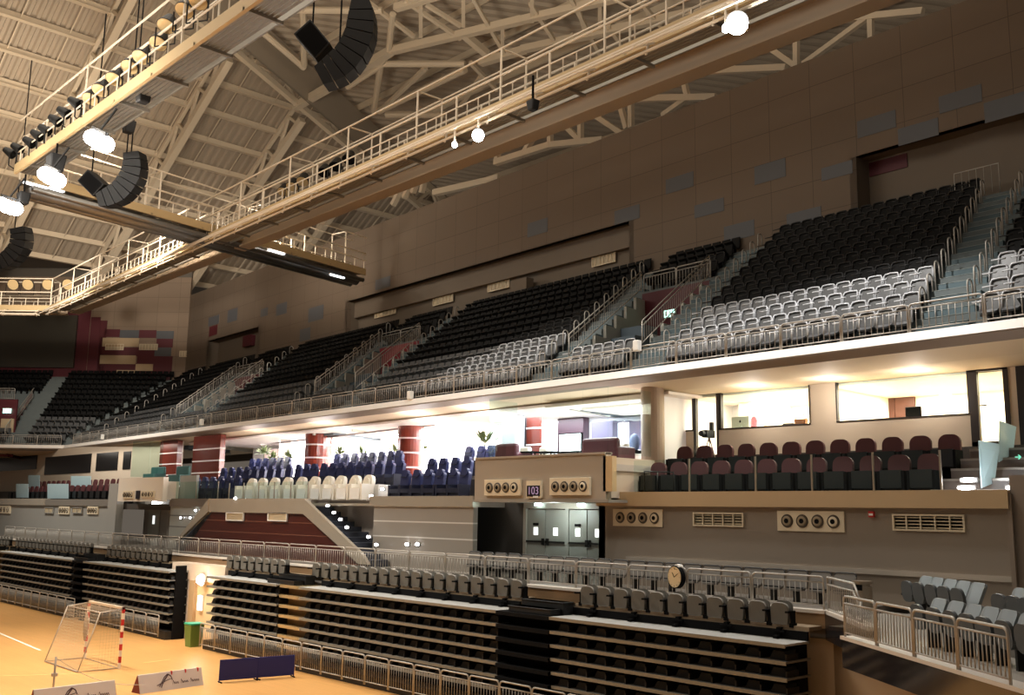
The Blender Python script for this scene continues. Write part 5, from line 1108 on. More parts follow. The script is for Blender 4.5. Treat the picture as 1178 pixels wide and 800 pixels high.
# advert boards
def board(x0, y0, z0, x1, y1, label, red=True, w_=None):
    a, c = at_z(x0, y0, 0), at_z(x1, y1, 0); d = (c - a); L = d.length; d.normalize()
    t = thing('advert_board', (a + c) / 2, label, 'advert board', 'grey advert boards', math.atan2(d.y, d.x)); H = z0; tilt = .16
    b = MB(); b.hexa([Vector(v) for v in ((-L / 2, 0, 0), (L / 2, 0, 0), (L / 2, .03, 0), (-L / 2, .03, 0), (-L / 2, tilt, H), (L / 2, tilt, H), (L / 2, tilt + .03, H), (-L / 2, tilt + .03, H))]); fp = b.build('front_panel', BOARD, t)
    b = MB(); b.hexa([Vector(v) for v in ((-L / 2, .42, 0), (L / 2, .42, 0), (L / 2, .45, 0), (-L / 2, .45, 0), (-L / 2, tilt + .03, H), (L / 2, tilt + .03, H), (L / 2, tilt + .05, H), (-L / 2, tilt + .05, H))]); b.build('rear_panel', BOARD, t)
    for s in (-1, 1): b = MB(); b.prism([(0.0, 0), (.44, 0), (tilt + .03, H)], 0, s * L / 2 - .01, s * L / 2 + .01); b.build('side_gusset', mat('maroon_gusset', srgb(120, 40, 30), .6), t)
    S = lambda x, z: Vector((x, tilt * z / H - .006, z))
    ink = mat('dark_board_ink', srgb(70, 44, 56), .6)
    b = MB()
    for pts, wd in ((((-.42, .12), (-.34, .22), (-.24, .36), (-.12, .44), (-.02, .38), (.02, .26)), .03), (((-.50, .16), (-.36, .20), (-.2, .26), (-.02, .30)), .02)):
        for u, v in zip(pts, pts[1:]): b.bar(S(*u), S(*v), .006, wd)
    for u, v in zip(((-.36, .09), (-.30, .20), (-.20, .32)), ((-.30, .20), (-.20, .32), (-.10, .42))): b.bar(S(*u), S(*v), .006, .05)
    b.build('swoosh_logo', ink, fp)
    b = MB(); x = .02
    for n_, cap in ((3, .11), (4, .12), (5, .11)):      # three cursive words, too small to read in the photo
        pts = [(x, .14), (x + .03, .14 + cap), (x + .07, .145)]
        for k in range(n_): pts += [(x + .085 + .05 * k, .205), (x + .105 + .05 * k, .145)]
        for u, v in zip(pts, pts[1:]): b.bar(S(*u), S(*v), .005, .013)
        x = pts[-1][0] + .07
    b.build('script_lettering', ink, fp)
    if red:
        for x in (.01 * L, .233 * L, .435 * L): b = MB(); b.box((x - .02, tilt - .03, H - .10), (x + .02, tilt + .05, H + .01)); b.build('clip', RED, t)
    return t
board(161, 799, .50, 234, 788.5, 'grey advert board with a dark swoosh logo, standing whole on the court')
board(40, 818, .50, 134, 805, 'grey advert board with a swoosh logo, cut by the bottom edge', False)
# blue barriers
a, c = at_z(251.5, 786, 0), at_z(338, 779, 0); m_ = (a + c) / 2; d = (c - a).normalized(); n = Vector((-d.y, d.x, 0)); L = (c - a).length
for i in range(2):
    mid = a.lerp(c, .25 + .5 * i); t = thing('blue_barrier', mid, f"navy cloth table-tennis barrier on the court, {('left', 'right')[i]} of the pair", 'barrier', 'blue court barriers', math.atan2(d.y, d.x)); w = L / 2 - .02
    b = MB(); b.box((-w / 2, -.015, .06), (w / 2, .015, .66)); o = b.build('cloth', BLUE, t); b = MB(); b.tube([(-w / 2, 0, .0), (-w / 2, 0, .67), (w / 2, 0, .67), (w / 2, 0, 0)], .018); b.build('frame', BLUE, t)
    for s in (-1, 1): b = MB(); b.box((s * (w / 2 - .03) - .02, -.16, 0), (s * (w / 2 - .03) + .02, .16, .03)); b.build('foot', BLACK, t)
# bin
p = at_z(222, 744, 0); t = thing('wheeled_bin', (p.x, p.y, 0), 'olive green bin with a teal lid beside the bleachers', 'bin'); b = MB(); b.hexa([Vector(q) for q in ((-.22, -.22, 0), (.22, -.22, 0), (.22, .22, 0), (-.22, .22, 0), (-.28, -.28, .82), (.28, -.28, .82), (.28, .28, .82), (-.28, .28, .82))]); o = b.build('body', GREEN, t); b = MB(); b.box((-.3, -.3, .82), (.3, .3, .9)); o = b.build('lid', TEAL, t); bevel(o, .03)

# ================================================================== roof
KE, XE, ZE = .6, -84.0, 26.0
KS, YS, ZS = .2, 32.7, 39.5
def zE(x): return ZE + KE * (x - XE)
def zS(y): return ZS - KS * (y - YS)
def corr(name, fpos, u0, u1, v0, v1, pitch, amp, m):
    """profiled sheet: ridges run along v; fpos(u, v, h) gives the point"""
    b = MB(); n = int((u1 - u0) / pitch); vs = []; fs = []
    for k in range(n):
        u = u0 + k * pitch
        for uu, h in ((u, 0), (u + pitch * .35, 0), (u + pitch * .5, amp), (u + pitch * .85, amp)):
            vs += [fpos(uu, v0, h), fpos(uu, v1, h)]
    for i in range(len(vs) // 2 - 1): fs.append((2 * i, 2 * i + 1, 2 * i + 3, 2 * i + 2))
    b.add(vs, fs); return b
def cut(o, side):
    bm = bmesh.new(); bm.from_mesh(o.data); g = bm.verts[:] + bm.edges[:] + bm.faces[:]
    nrm = Vector((KE, KS, 0)).normalized(); c = ZS + KS * YS - ZE + KE * XE; pt = Vector((c / KE, 0, 0))
    bmesh.ops.bisect_plane(bm, geom=g, plane_co=pt, plane_no=nrm, clear_outer=side < 0, clear_inner=side > 0); bm.to_mesh(o.data); bm.free(); return o
o = corr('roof', lambda u, v, h: (v, u, zE(v) + h), -14, 62, -84.5, -40, .62, .16, ROOFDECK).build('ceiling_roof_end', ROOFDECK); cut(o, -1); struct(o)
q = math.sqrt(.5)
def fs_(u, v, h):
    x, y = -20 + (u - v) * q, 34 + (u + v) * q * -1
    return (x, y, zS(y) + h)
o = corr('roof', lambda u, v, h: (lambda x, y: (x, y, zS(y) + h))(-20 + u * q + v * q, 34 - u * q + v * q), -62, 62, -75, 75, .75, .18, ROOFDECK).build('ceiling_roof_side', ROOFDECK); cut(o, 1); struct(o)
b = MB(); b.box((-115, -14, 26.0), (-84.3, 62, 26.3)); struct(b.build('ceiling_eave', mat('dark_grey_fascia', srgb(92, 86, 78), .7)))
# purlins across the end slope
for i in range(12):
    x = -84.2 + 2.3 * i; z = zE(x) - .22; b = MB(); b.box((x - .09, -12, z - .24), (x + .09, 60, z + .16)); b.box((x - .2, -12, z - .28), (x + .2, 60, z - .22)); ob = cut(b.build('trim_roof_purlin', ROOFST), -1); struct(ob)
for i in range(22):         # slim bridging rods
    y = -10 + 3.1 * i; b = MB(); b.bar((-84.4, y, zE(-84.4) - .35), (-57, y, zE(-57) - .35), .06); struct(cut(b.build('trim_roof_bridging', ROOFST), -1))
# trusses of the end slope
for i, y in enumerate((-1.5, 6.5, 14.8, 22.8, 30.6, 38.2, 46.0)):
    b = MB(); D = 2.6; xh = (ZS + KS * YS - ZE + KE * XE - KS * y) / KE
    P = lambda x, d: Vector((x, y, zE(x) - d))
    b.bar(P(-84, D), P(xh - 1, D), .5, .5)
    b.bar(P(-84.4, .45), P(xh - 1, .45), .28); x = -84.0; k = 0; b.bar(P(-84, D), P(-84, .3), .4)
    while x < xh - 3:
        b.bar(P(x, D), P(x + 1.6, .5), .22); b.bar(P(x + 1.6, .5), P(x + 3.2, D), .22); x += 3.2
    struct(b.build('trim_roof_truss', ROOFST))
# hip girder
b = MB(); hp = lambda y: Vector(((ZS + KS * YS - ZE + KE * XE - KS * y) / KE, y, zS(y)))
b.bar(hp(-5) - Vector((0, 0, .5)), hp(58) - Vector((0, 0, .5)), .5, .7); b.bar(hp(-5) - Vector((0, 0, 3)), hp(58) - Vector((0, 0, 3)), .4)
for k in range(24): a = hp(-5 + k * 2.6); c = hp(-5 + (k + 1) * 2.6); b.bar(a - Vector((0, 0, .5 if k % 2 else 3)), c - Vector((0, 0, 3 if k % 2 else .5)), .25)
struct(b.build('trim_roof_hip', ROOFST))
b = MB(); f_ = lambda y, dx, dz: hp(y) + Vector((dx, 0, dz)); b.add([f_(8, 1.5, -3.4), f_(46, 1.5, -3.4), f_(46, 1.5, -.6), f_(8, 1.5, -.6)], [(0, 1, 2, 3)]); b.add([f_(8, 1.7, -3.4), f_(46, 1.7, -3.4), f_(46, 1.7, -.6), f_(8, 1.7, -.6)], [(0, 1, 2, 3)]); struct(b.build('wall_roof_clerestory', mat('grey_clerestory', srgb(150, 138, 122), .7)))
# space frame under the side slope
SP0 = Vector((0, YS, ZS - 3.0)); SNm = Vector((0, KS, 1)).normalized()
def onS(px, py): return at_plane(px, py, SP0, SNm)
def member(name, segs, wd, tube=False, fn=onS):
    for s in segs:
        b = MB(); a, c = fn(s[0], s[1]), fn(s[2], s[3]); r = wd * (a - CAM).length / 55
        b.tube([a, c], r * .5, 8) if tube else b.bar(a, c, r); struct(b.build(name, ROOFST))
member('trim_roof_chord', [(340, 123, 450, 58.5), (450, 58.5, 600, 23), (600, 23, 725, -6), (455, 9, 600, -34), (470, 4, 520, -18), (532, 38, 560, 62), (600, 57, 725, 30), (725, 30, 840, 4), (553, 72, 604, 57)], .36)
member('trim_roof_tube', [(306, 11.5, 440, 12), (420, 73.5, 535, 73.5), (348, -5, 350, 75), (452, 16, 447, 60), (446, 62, 438, 74), (438, 76, 430, 128), (436, 128, 535, 80), (444, 132, 512, 132), (300, 35, 350, 78), (440, 74, 400, 100)], .36, True)
member('trim_roof_brace', [(465, 0, 530, 45), (420, 0, 476, 42), (484, 8, 484, 42), (533, 0, 533, 30), (545, 0, 582, 64), (490, 5, 530, 30), (550, 70, 556, 72), (541, 72, 572, 104), (553, 88, 530, 122), (610, 4, 641, 52), (655, -5, 692, 66), (665, 10, 676, 45), (700, 30, 715, 52), (612, 25, 612, -10), (578, 28, 578, 60), (641, 52, 660, 40), (500, 128, 560, 96), (438, 127, 490, 78), (735, 0, 760, 30), (745, 28, 790, 18), (690, 33, 690, 8)], .2)
for i in range(16):     # slope purlins
    y = 12 + 3.4 * i; b = MB(); b.box((-66, y - .1, zS(y) - .5), (15, y + .1, zS(y) - .05)); struct(cut(b.build('trim_roof_purlin', ROOFST), 1))
# truss standing behind the top of the upper wall
f33 = lambda px, py: at_plane(px, py, T(0, 13.5, 0), N1)
member('trim_roof_chord', [(500, 222, 575, 205), (570, 187, 633, 167), (633, 167, 694, 161), (715, 114, 824, 112), (791, 83, 905, 78), (940, 25, 1062, 13)], .32, False, f33)
member('trim_roof_brace', [(633, 168, 633, 143), (668, 162, 668, 130), (645, 140, 668, 162), (677, 128, 716, 154), (712, 115, 721, 148), (726, 115, 726, 147), (789, 114, 762, 133), (785, 86, 791, 112), (842, 64, 842, 80), (877, 50, 915, 76), (1001, 0, 1002, 44), (916, 34, 916, 76), (998, 20, 924, 74), (878, 50, 915, 76), (600, 180, 622, 145), (571, 190, 575, 160), (450, 225, 480, 200), (452, 236, 470, 200), (485, 222, 492, 190), (475, 222, 483, 200), (465, 228, 475, 205)], .26, False, f33)
for k in range(10):     # steep lattice by the catwalk
    pass

# ================================================================== catwalks
CWZ = 19.2
def cwline(p0, p1): 
    d = Vector((p1[0] - p0[0], p1[1] - p0[1], 0)); L = d.length; d /= L; return Vector((p0[0], p0[1], 0)), d, Vector((-d.y, d.x, 0)), L
def catwalk(label, p0, p1, width, side, trays=True, underm=GRATE, nb=1.0, channel=YELLOWST, hand=WHITERAIL, lift=0.0):
    """p0 to p1 is the edge channel nearest to the camera; the deck lies on the given side of it"""
    o, d, n, L = cwline(p0, p1); n = n * side
    t = thing('catwalk', (o.x, o.y, CWZ + lift), label, 'catwalk'); z = Vector((0, 0, 1))
    Q = lambda a, w, h: d * a + n * w + z * h
    b = MB(); b.hexa([Q(0, 0, -.12), Q(L, 0, -.12), Q(L, .12, -.12), Q(0, .12, -.12), Q(0, 0, .28), Q(L, 0, .28), Q(L, .12, .28), Q(0, .12, .28)]); b.build('edge_channel', channel, t); b = MB(); b.hexa([Q(0, width - .06, -.02), Q(L, width - .06, -.02), Q(L, width, -.02), Q(0, width, -.02), Q(0, width - .06, .22), Q(L, width - .06, .22), Q(L, width, .22), Q(0, width, .22)]); b.build('toe_board', GRATE, t)
    b = MB(); m = 6
    for k in range(m): w0 = .18 + (width - .36) * k / m; b.hexa([Q(0, w0, .0), Q(L, w0, .0), Q(L, w0 + (width - .36) / m * .78, .0), Q(0, w0 + (width - .36) / m * .78, .0), Q(0, w0, .06), Q(L, w0, .06), Q(L, w0 + (width - .36) / m * .78, .06), Q(0, w0 + (width - .36) / m * .78, .06)])
    k = 0.0
    while k < L: b.bar(Q(k, 0, -.06), Q(k, width, -.06), .1); k += 3.0
    b.build('deck_grating', underm, t)
    rb = MB(); gr = MB()
    for w in (.06, width - .06):
        rb.tube([Q(0, w, 1.25), Q(L, w, 1.25)], .045, 6); rb.tube([Q(0, w, .8), Q(L, w, .8)], .03, 5)
        k = 0.0; j = 0
        while k <= L:
            (rb.tube([Q(k, w, .2), Q(k, w, 1.25)], .045, 5) if j % 4 == 0 else gr.tube([Q(k, w, .25), Q(k, w, .8)], .028, 4)); k += nb; j += 1
    k = 0.0
    while k <= L:
        rb.tube([Q(k, .06, 1.25), Q(k, .06, 2.25), Q(k, width - .06, 2.25), Q(k, width - .06, 1.25)], .045, 5); k += nb * 8
    for w in (.06, width - .06): rb.tube([Q(0, w, 2.25), Q(L, w, 2.25)], .04, 5)
    rb.build('handrail', hand, t); gr.build('baluster_grille', hand, t)
    if trays:
        b = MB(); 
        for w, h in ((-.55, -.25), (-.35, -.5), (-.8, -.5)): b.tube([Q(.5, w * -1 * -1, h), Q(L - .5, w, h)], .05, 5)
        k = .7
        while k < L: b.bar(Q(k, .05, -.1), Q(k, -.85, -.5), .06); b.bar(Q(k, -.2, -.1), Q(k, -.35, -.6), .05); k += 2.4
        b.build('lighting_bar', hand, t)
    return o, d, n, L
M0, M1 = (-9.2, 21.5), (-73.2, 23.8)
mo, md, mn, mL = catwalk('long catwalk with pale railings along the upper wall', M0, M1, 1.3, -1, True, mat('dark_grating', srgb(128, 118, 102), .5, .2), .62)
b = MB(); g0, g1 = Vector((-4, 24.2, 0)), Vector((-73.3, 25.6, 0)); gd = (g1 - g0).normalized(); gn = Vector((-gd.y, gd.x, 0))
if gn.y < 0: gn = -gn
def slab2(w0, w1, z0, z1): return slab([g0 + gn * w0, g1 + gn * w0, g1 + gn * w1, g0 + gn * w1], z0, z1)
b.merge(slab2(-.35, .35, 19.15, 19.24)).merge(slab2(-.06, .06, 19.24, 19.95)).merge(slab2(-.3, .3, 19.92, 20.0)); tag(b.build('roof_girder', mat('tan_girder_paint', srgb(152, 134, 112), .6)), 'long tan plate girder under the pale catwalk', 'girder')
catwalk('catwalk carrying round lamps at the top left', (-12, 12.2), (-43.5, 12.2), 1.25, -1, False, GRATE, 1.0, YELLOWST)
catwalk('cross catwalk reaching the upper wall, over the dark duct', (-45.5, 13.6), (-49.2, 34.2), 1.3, 1, False, mat('dark_grating', (1, 1, 1)), .8, YELLOWST, lift=.5)
ce = Vector((-73.2, 23.8, 0)); cd = Vector((-.70, -.714, 0)); c2 = ce + cd * 30
catwalk('far catwalk in front of the dark screen', (ce.x, ce.y), (c2.x, c2.y), 1.3, -1, True, mat('dark_grating', (1, 1, 1)), .9)
b = MB(); e0 = ce + Vector((-.9, 1.5, 0)); e1 = c2 + Vector((-.9, 1.5, 0)); en = Vector((-.714, .70, 0)); b.merge(slab([e0, e1, e1 + en * .35, e0 + en * .35], 19.15, 19.24)).merge(slab([e0 + en * .12, e1 + en * .12, e1 + en * .22, e0 + en * .22], 19.24, 19.95)); tag(b.build('roof_girder', mat('tan_girder_paint', (1, 1, 1))), 'tan plate girder in front of the dark screen', 'girder')
# duct under the cross catwalk
b = MB(); b.tube([(-46.2, 13.6, 19.32), (-49.9, 34.0, 19.32)], .3, 16); b.tube([(-46.8, 13.6, 19.2), (-50.5, 34.0, 19.2)], .16, 10)
b.tube([(-45.5, 13.6, 19.25), (-49.2, 34.0, 19.25)], .14, 10); tag(b.build('steel_duct', mat('dark_polished_duct', srgb(120, 118, 114), .38, .7), None, True), 'dark polished steel duct slung under the cross catwalk', 'duct')
# round lamps on the top left catwalk and along the others
def round_lamp(p, aim, r, label, group, lens=LENS):
    t = thing('round_floodlight', p, label, 'light', group); aim = Vector(aim).normalized(); b = MB(); b.disc(-aim * .45, aim, r * .55, .45, 18, r); b.build('reflector', DARKSTEEL, t); b = MB(); b.disc((0, 0, 0), aim, r * .93, .02, 18); b.build('lens', lens, t); b = MB(); s = aim.cross(Vector((0, 0, 1))).normalized() * (r + .06); b.tube([s, s - Vector((0, 0, r + .35)), -s - Vector((0, 0, r + .35)), -s], .03, 5); b.build('yoke', DARKSTEEL, t)
aim = (-(Vector((-30, 12, 20)) - CAM).normalized() * .6 + Vector((0, 0, -.7)) + rt * -.35)
for i, (px, py) in enumerate(((228, 2), (212, 12), (191, 30), (182, 50), (162, 66), (149, 77), (131, 91), (115, 104), (104, 114))): round_lamp(at_y(px, py, 12.35), aim, .31, f'large round unlit floodlight on the top left catwalk, {nth(i + 1)} from the top', 'top left catwalk floodlights')
for i, (px, py) in enumerate(((91, 121), (78, 132), (68, 141), (56, 152), (47, 158), (38, 166), (24, 173), (15, 178))): round_lamp(at_y(px, py, 12.35), rt * .8 + Vector((0, 0, -.5)), .22, f'small dark floodlight turned away on the top left catwalk, {nth(i + 1)} from the large ones', 'small catwalk floodlights', BLACK)
for i, (px, py) in enumerate(((325.7, 221), (336, 215), (348, 209), (372, 199), (386, 192), (401, 184))): round_lamp(at_plane(px, py, mo + mn * .5, mn), aim, .3, f'round floodlight behind the railing of the long catwalk, {nth(i + 1)} from the left', 'long catwalk floodlights', LENS if i < 3 else BLACK)
for i, px in enumerate((15, 32, 55, 78)): p = at_plane(px, 327.5, ce + Vector((-.4, .4, 0)), Vector((-.714, .70, 0))); round_lamp(p, -fw + Vector((0, 0, -.3)), .42, f'round floodlight on the far catwalk, {nth(i + 1)} from the left', 'far catwalk floodlights')
# lit lamps
def lit_lamp(p, r, label, box=None):
    t = thing('lit_floodlight', p, label, 'light'); b = MB(); dirn = (CAM - Vector(p)).normalized() + Vector((0, 0, -.4)); b.disc((0, 0, 0), dirn, r, .12, 18); b.build('lens', FLOOD, t); b = MB(); b.disc(-dirn * .3, dirn, r * .6, .28, 18, r * 1.08); b.build('reflector', DARKSTEEL, t); b = MB(); b.tube([(0, 0, 0), (0, 0, .7)], .04, 5); b.build('bracket', WHITERAIL, t)
LP = {}
for nm, px, py, Y, r, lab in (('a', 550, 155.5, 21.3, .2, 'lit floodlight under the middle of the long catwalk'), ('b', 848, 26.5, 21.0, .28, 'lit floodlight under the right end of the long catwalk'), ('a2', 523, 166, 21.4, .09, 'small lit lamp left of the middle floodlight'), ('b2', 835, 32, 21.1, .1, 'small lit lamp left of the right-hand floodlight')):
    LP[nm] = at_y(px, py, Y); lit_lamp(LP[nm], r, lab)
for nm, pts, Y, lab in (('c', ((106, 158), (111, 161), (116, 164), (122, 166)), 11.7, 'cluster of lit floodlights below the top left catwalk'), ('d', ((52, 200), (57, 203.5), (63, 206), (67, 208)), 11.7, 'middle cluster of lit floodlights at the left'), ('e', ((1, 234), (7, 237), (13, 239), (18, 240)), 11.7, 'cluster of lit floodlights at the left edge of the picture')):
    ps = [at_y(x, y, Y) for x, y in pts]; c = sum(ps, Vector()) / 4; LP[nm] = c; t = thing('floodlight_cluster', c, lab, 'light', 'lit floodlight clusters')
    for p in ps: b = MB(); dirn = (CAM - p).normalized() + Vector((0, 0, -.3)); b.disc(p - c, dirn, .27, .08, 14); b.build('lens', FLOOD, t); b = MB(); b.disc(p - c - dirn * .16, dirn, .14, .15, 14, .24); b.build('reflector', DARKSTEEL, t)
    b = MB(); b.bar(ps[0] - c + Vector((0, 0, .35)), ps[-1] - c + Vector((0, 0, .35)), .1); b.tube([Vector((0, 0, .35)), Vector((0, .5, 1.3))], .04, 5); b.build('mounting_bar', DARKSTEEL, t)

# small white sheaves of light on the cross catwalk: strip lamps
for i, (px, py) in enumerate(((300, 282), (318, 290), (345, 302), (388, 318), (190, 247), (60, 217), (40, 213))):
    p = at_d(px, py, 52) ; o, d, n, L = cwline((-45.5, 13.6), (-49.2, 34.2)); p = at_plane(px, py, o + n * .2, n); t = thing('strip_lamp', p, f'lit strip lamp along the cross catwalk, {nth(i + 1)} in order', 'light', 'cross catwalk strip lamps'); b = MB(); b.bar(-d * .55, d * .55, .16, .08); b.build('diffuser', LITSOFT, t); b = MB(); b.bar(-d * .6 + Vector((0, 0, .07)), d * .6 + Vector((0, 0, .07)), .18, .05); b.build('tray', WHITERAIL, t)

# ================================================================== loudspeakers
def line_array(spine, widths, dist, thick, label, sub, cables):
    """a curved column of cabinets; spine in the photo's directions, built at one distance in the room"""
    P = lambda x, y, off=0: at_d(x, y, dist) + fw * off
    t = thing('line_array_loudspeaker', P(*spine[0]), label, 'loudspeaker', 'hanging line arrays'); o = Vector(t.location)
    pts = [P(x, y) for x, y in spine]; seg = [0]
    for a, c in zip(pts, pts[1:]): seg.append(seg[-1] + (c - a).length)
    N = 9; L = seg[-1]
    def samp(u):
        for i in range(len(seg) - 1):
            if u <= seg[i + 1] + 1e-6: f = (u - seg[i]) / (seg[i + 1] - seg[i]); return pts[i].lerp(pts[i + 1], f), widths[i] + (widths[i + 1] - widths[i]) * f
        return pts[-1], widths[-1]
    for k in range(N):
        (a, wa), (c, wc) = samp(L * k / N), samp(L * (k + 1) / N - .03)
        def nrm(u):
            (m0, _), (m1, _) = samp(max(0, u - .25)), samp(min(L, u + .25)); return (m1 - m0).normalized().cross(fw).normalized()
        nr, nc = nrm(L * k / N), nrm(L * (k + 1) / N - .03)
        h = [a - nr * wa / 2 - fw * thick / 2, a + nr * wa / 2 - fw * thick / 2, a + nr * wa / 2 + fw * thick / 2, a - nr * wa / 2 + fw * thick / 2, c - nc * wc / 2 - fw * thick / 2, c + nc * wc / 2 - fw * thick / 2, c + nc * wc / 2 + fw * thick / 2, c - nc * wc / 2 + fw * thick / 2]
        b = MB(); b.hexa([q - o for q in h]); ob = b.build('cabinet', SOFTBLACK, t)
    b = MB()
    for x, y0 in cables: b.tube([P(x, y0) - o, P(x, y0) - o + Vector((0, 0, 9))], .03, 5)
    b.build('hanging_cable', BLACK, t)
    q = [P(*c) for c in sub]; s = thing('subwoofer_box', (q[0] + q[2]) / 2, label.replace('curved line array loudspeaker', 'square black loudspeaker box hung beside the array'), 'loudspeaker', 'hanging square loudspeakers'); o2 = Vector(s.location); b = MB(); b.hexa([v - o2 - fw * .45 for v in q] + [v - o2 + fw * .45 for v in q]); ob = b.build('cabinet', SOFTBLACK, s); bevel(ob, .03)
    b = MB(); c = [(v - o2) * .86 - fw * .47 for v in q]; b.hexa(c + [v + fw * .02 for v in c]); b.build('front_grille', BLACK, s); b = MB(); top = min(q, key=lambda v: -v.z) - o2; b.tube([top, top + Vector((0, 0, 7))], .03, 5); b.build('hanging_cable', BLACK, s)
line_array([(417, 5), (418, 22), (416, 40), (410, 57), (400, 71), (386, 83), (369, 92)], [.55, .8, .86, .88, .88, .86, .6], 31, .95, 'curved line array loudspeaker at the top, nearest of three', [(360, 27), (383, 55), (366, 73), (341, 44)], ((391, 50), (417, 4)))
line_array([(155, 177), (156.5, 190), (154, 203), (148, 214), (139, 223), (127, 229), (116, 232)], [.62, .74, .82, .84, .82, .74, .5], 41, .9, 'curved line array loudspeaker in the middle of three', [(106, 197), (125, 214), (112, 228), (94, 210)], ((151, 176), (143, 210)))
line_array([(24, 263), (26, 273), (24, 284), (18, 293), (10, 300), (0, 304), (-10, 306)], [.7, .78, .78, .78, .78, .7, .5], 50, .9, 'curved line array loudspeaker at the left edge, farthest of three', [(-40, 270), (-20, 286), (-34, 300), (-54, 284)], ((17, 262),))
for i, (px, py, d_, s) in enumerate(((148, 146, 40, .45), (64, 188, 38, .6), (613, 121, 30, .3), (165, 110, 34, .45), (27, 228, 41, .45))):
    p = at_d(px, py, d_); t = thing('black_spotlight', p, ('black hanging spotlight above the middle line array', 'black angular lamp box under the top left catwalk', 'small black spotlight under the long catwalk', 'black clamp lamp on the underside of the top left catwalk', 'dark lamp housing at the left end of the duct')[i], 'light'); b = MB(); b.hexa([Vector(v) * s for v in ((-.4, -.4, -.6), (.4, -.4, -.6), (.4, .4, -.6), (-.4, .4, -.6), (-.6, -.5, .5), (.6, -.5, .5), (.6, .5, .5), (-.6, .5, .5))]); ob = b.build('housing', SOFTBLACK, t); bevel(ob, .05); b = MB(); b.tube([(0, 0, .5 * s), (0, 0, .5 * s + .8)], .04, 5); b.build('hanger', BLACK, t)

# ================================================================== light
def area(name, loc, size, size_y, energy, col, rot=(0, 0, 0)):
    l = bpy.data.lights.new(name, 'AREA'); l.shape = 'RECTANGLE'; l.size = size; l.size_y = size_y; l.energy = energy; l.color = col
    o = bpy.data.objects.new(name, l); o.location = loc; o.rotation_euler = rot; COL.objects.link(o); return o
def spot(name, loc, target, energy, col, deg=60, blend=.6, r=.3):
    l = bpy.data.lights.new(name, 'SPOT'); l.energy = energy; l.color = col; l.spot_size = math.radians(deg); l.spot_blend = blend; l.shadow_soft_size = r
    o = bpy.data.objects.new(name, l); o.location = loc; o.rotation_euler = (Vector(target) - Vector(loc)).to_track_quat('-Z', 'Y').to_euler(); COL.objects.link(o); return o
def point(name, loc, energy, col, r=.3):
    l = bpy.data.lights.new(name, 'POINT'); l.energy = energy; l.color = col; l.shadow_soft_size = r
    o = bpy.data.objects.new(name, l); o.location = loc; COL.objects.link(o); return o
WARM = (1.0, .80, .56); COOL = (.93, .96, 1.0)
area('room_light_a', (-12.4, 28.6, 9.1), 3.4, 3, 620, (1, .9, .74)); area('room_light_b', (-16.8, 28.6, 9.1), 3.4, 3, 620, (1, .88, .7)); area('room_light_c', (-19.4, 27.8, 9.1), 1, 1.5, 90, (1, .82, .6)); area('room_light_d', (-9.4, 28.0, 9.1), 1.4, 2, 150, (1, .82, .55))
for i, x in enumerate((-45, -40, -35, -30)): area('vip_light', (x, 29.9, 9.05), 4, 2, 1900, (1, .97, .96))
area('far_box_fill', (-64, 25.4, 9.1), 14, 1.5, 160, (1, .9, .78)); [point('vip_fill', (x, 24.9, 8.5), 120, (1, .96, .95), .25) for x in (-46, -39.4, -32.2, -28.4)]; area('vip_light_left', (-51.0, 28.4, 9.05), 5, 3, 800, (1, .95, .92)); area('lounge_light', (-22.3, 25.4, 8.9), 3.5, 3.0, 600, (.9, .94, 1)); area('lounge_light_back', (-26.0, 27.4, 9.05), 5, 2.5, 650, (.9, .94, 1))  # far-box area and the VIP points are added fill without fixtures
for n_, e in (('c', 9000), ('d', 9000), ('e', 8000)): spot('flood_' + n_, LP[n_] - Vector((0, 0, .5)), (LP[n_].x + 3, 8, 0), e * .8, (1, .93, .82), 125, .8)
for n_ in 'cde': point('flood_glow_' + n_, LP[n_] + Vector((1.5, -2.2, 1.0)), 700, (1, .92, .8), .4)
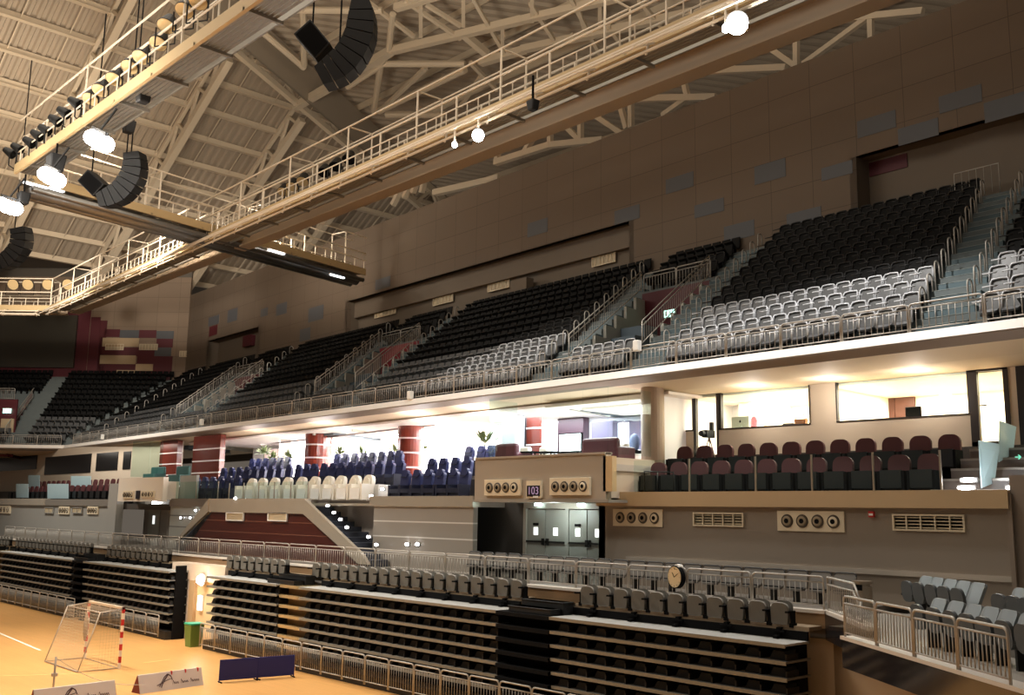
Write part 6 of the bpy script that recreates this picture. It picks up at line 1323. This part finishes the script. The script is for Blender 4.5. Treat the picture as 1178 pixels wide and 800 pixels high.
spot('flood_a', LP['a'] - Vector((0, 0, .35)), (LP['a'].x - 1, 22.6, 9), 2300, (1, .95, .88), 125, .7); spot('flood_b', LP['b'] - Vector((0, 0, .4)), (LP['b'].x + .5, 22.2, 9), 4200, (1, .97, .93), 105, .6)
for i, (x, y, e) in enumerate(((-14, 20, 1800), (-30, 16, 3000), (-46, 16, 3600), (-62, 16, 3600))): spot('roof_uplight', (x, y, 21.8), (x - 22, y + 2, 40), e * 2.2, (1, .87, .70), 110, .9, 1.5)
spot('side_uplight', (-13, 18, 22), (-16, 30, 40), 11000, (1, .88, .72), 110, .9, 1.5); spot('side_roof_fill_b', (-30, 18, 22), (-34, 27, 40), 11000, (1, .88, .72), 100, .9, 1.5); point('cross_glow', (-49.5, 27.5, 20.9), 1500, (1, .9, .76), .6); [point('box_wall_fill', (x, 25.6, 8.7), 55, (1, .93, .84), .15) for x in (-11.5, -14, -16.5)]; point('step_glow', (-9.0, 23.1, 6.25), 22, (.85, .93, 1), .1); spot('left_wall_fill', (-62, 13, 19), (-62, 22.5, 4), 10000, (1, .95, .86), 95, .8, .6); spot('side_wall_fill', (-50, 19, 20.9), (-64, 36, 19), 9000, (1, .88, .74), 85, .9, .6); spot('corner_fill', (-62, 16, 20.5), (-82, 36, 18), 11000, (1, .9, .78), 80, .9, .6); area('hall_fill', (-30, 6, 30), 40, 20, 5000, (1, .9, .76))  # roof-side, box, wall and hall lights here are unseen fills added for brightness
point('gap_glow', at_y(231.5, 667.5, GY - .13) + Vector((.2, -.6, 0)), 20, (1, .85, .6), .2)
point('portal_glow', (-22.4, 23.2, 5.3), 45, (.85, 1, .97), .1)
w = bpy.data.worlds.new('world'); scene.world = w; w.use_nodes = True; w.node_tree.nodes['Background'].inputs[0].default_value = (1.0, .84, .68, 1); w.node_tree.nodes['Background'].inputs[1].default_value = .12
scene.view_settings.view_transform = 'Standard'; scene.view_settings.look = 'None'; scene.view_settings.gamma = 1; scene.view_settings.exposure = 0.0; scene.view_settings.use_curve_mapping = False
scene.cycles.max_bounces = 5; scene.cycles.transparent_max_bounces = 12; scene.cycles.use_denoising = True; scene.cycles.sample_clamp_indirect = 6
bpy.context.view_layer.update()
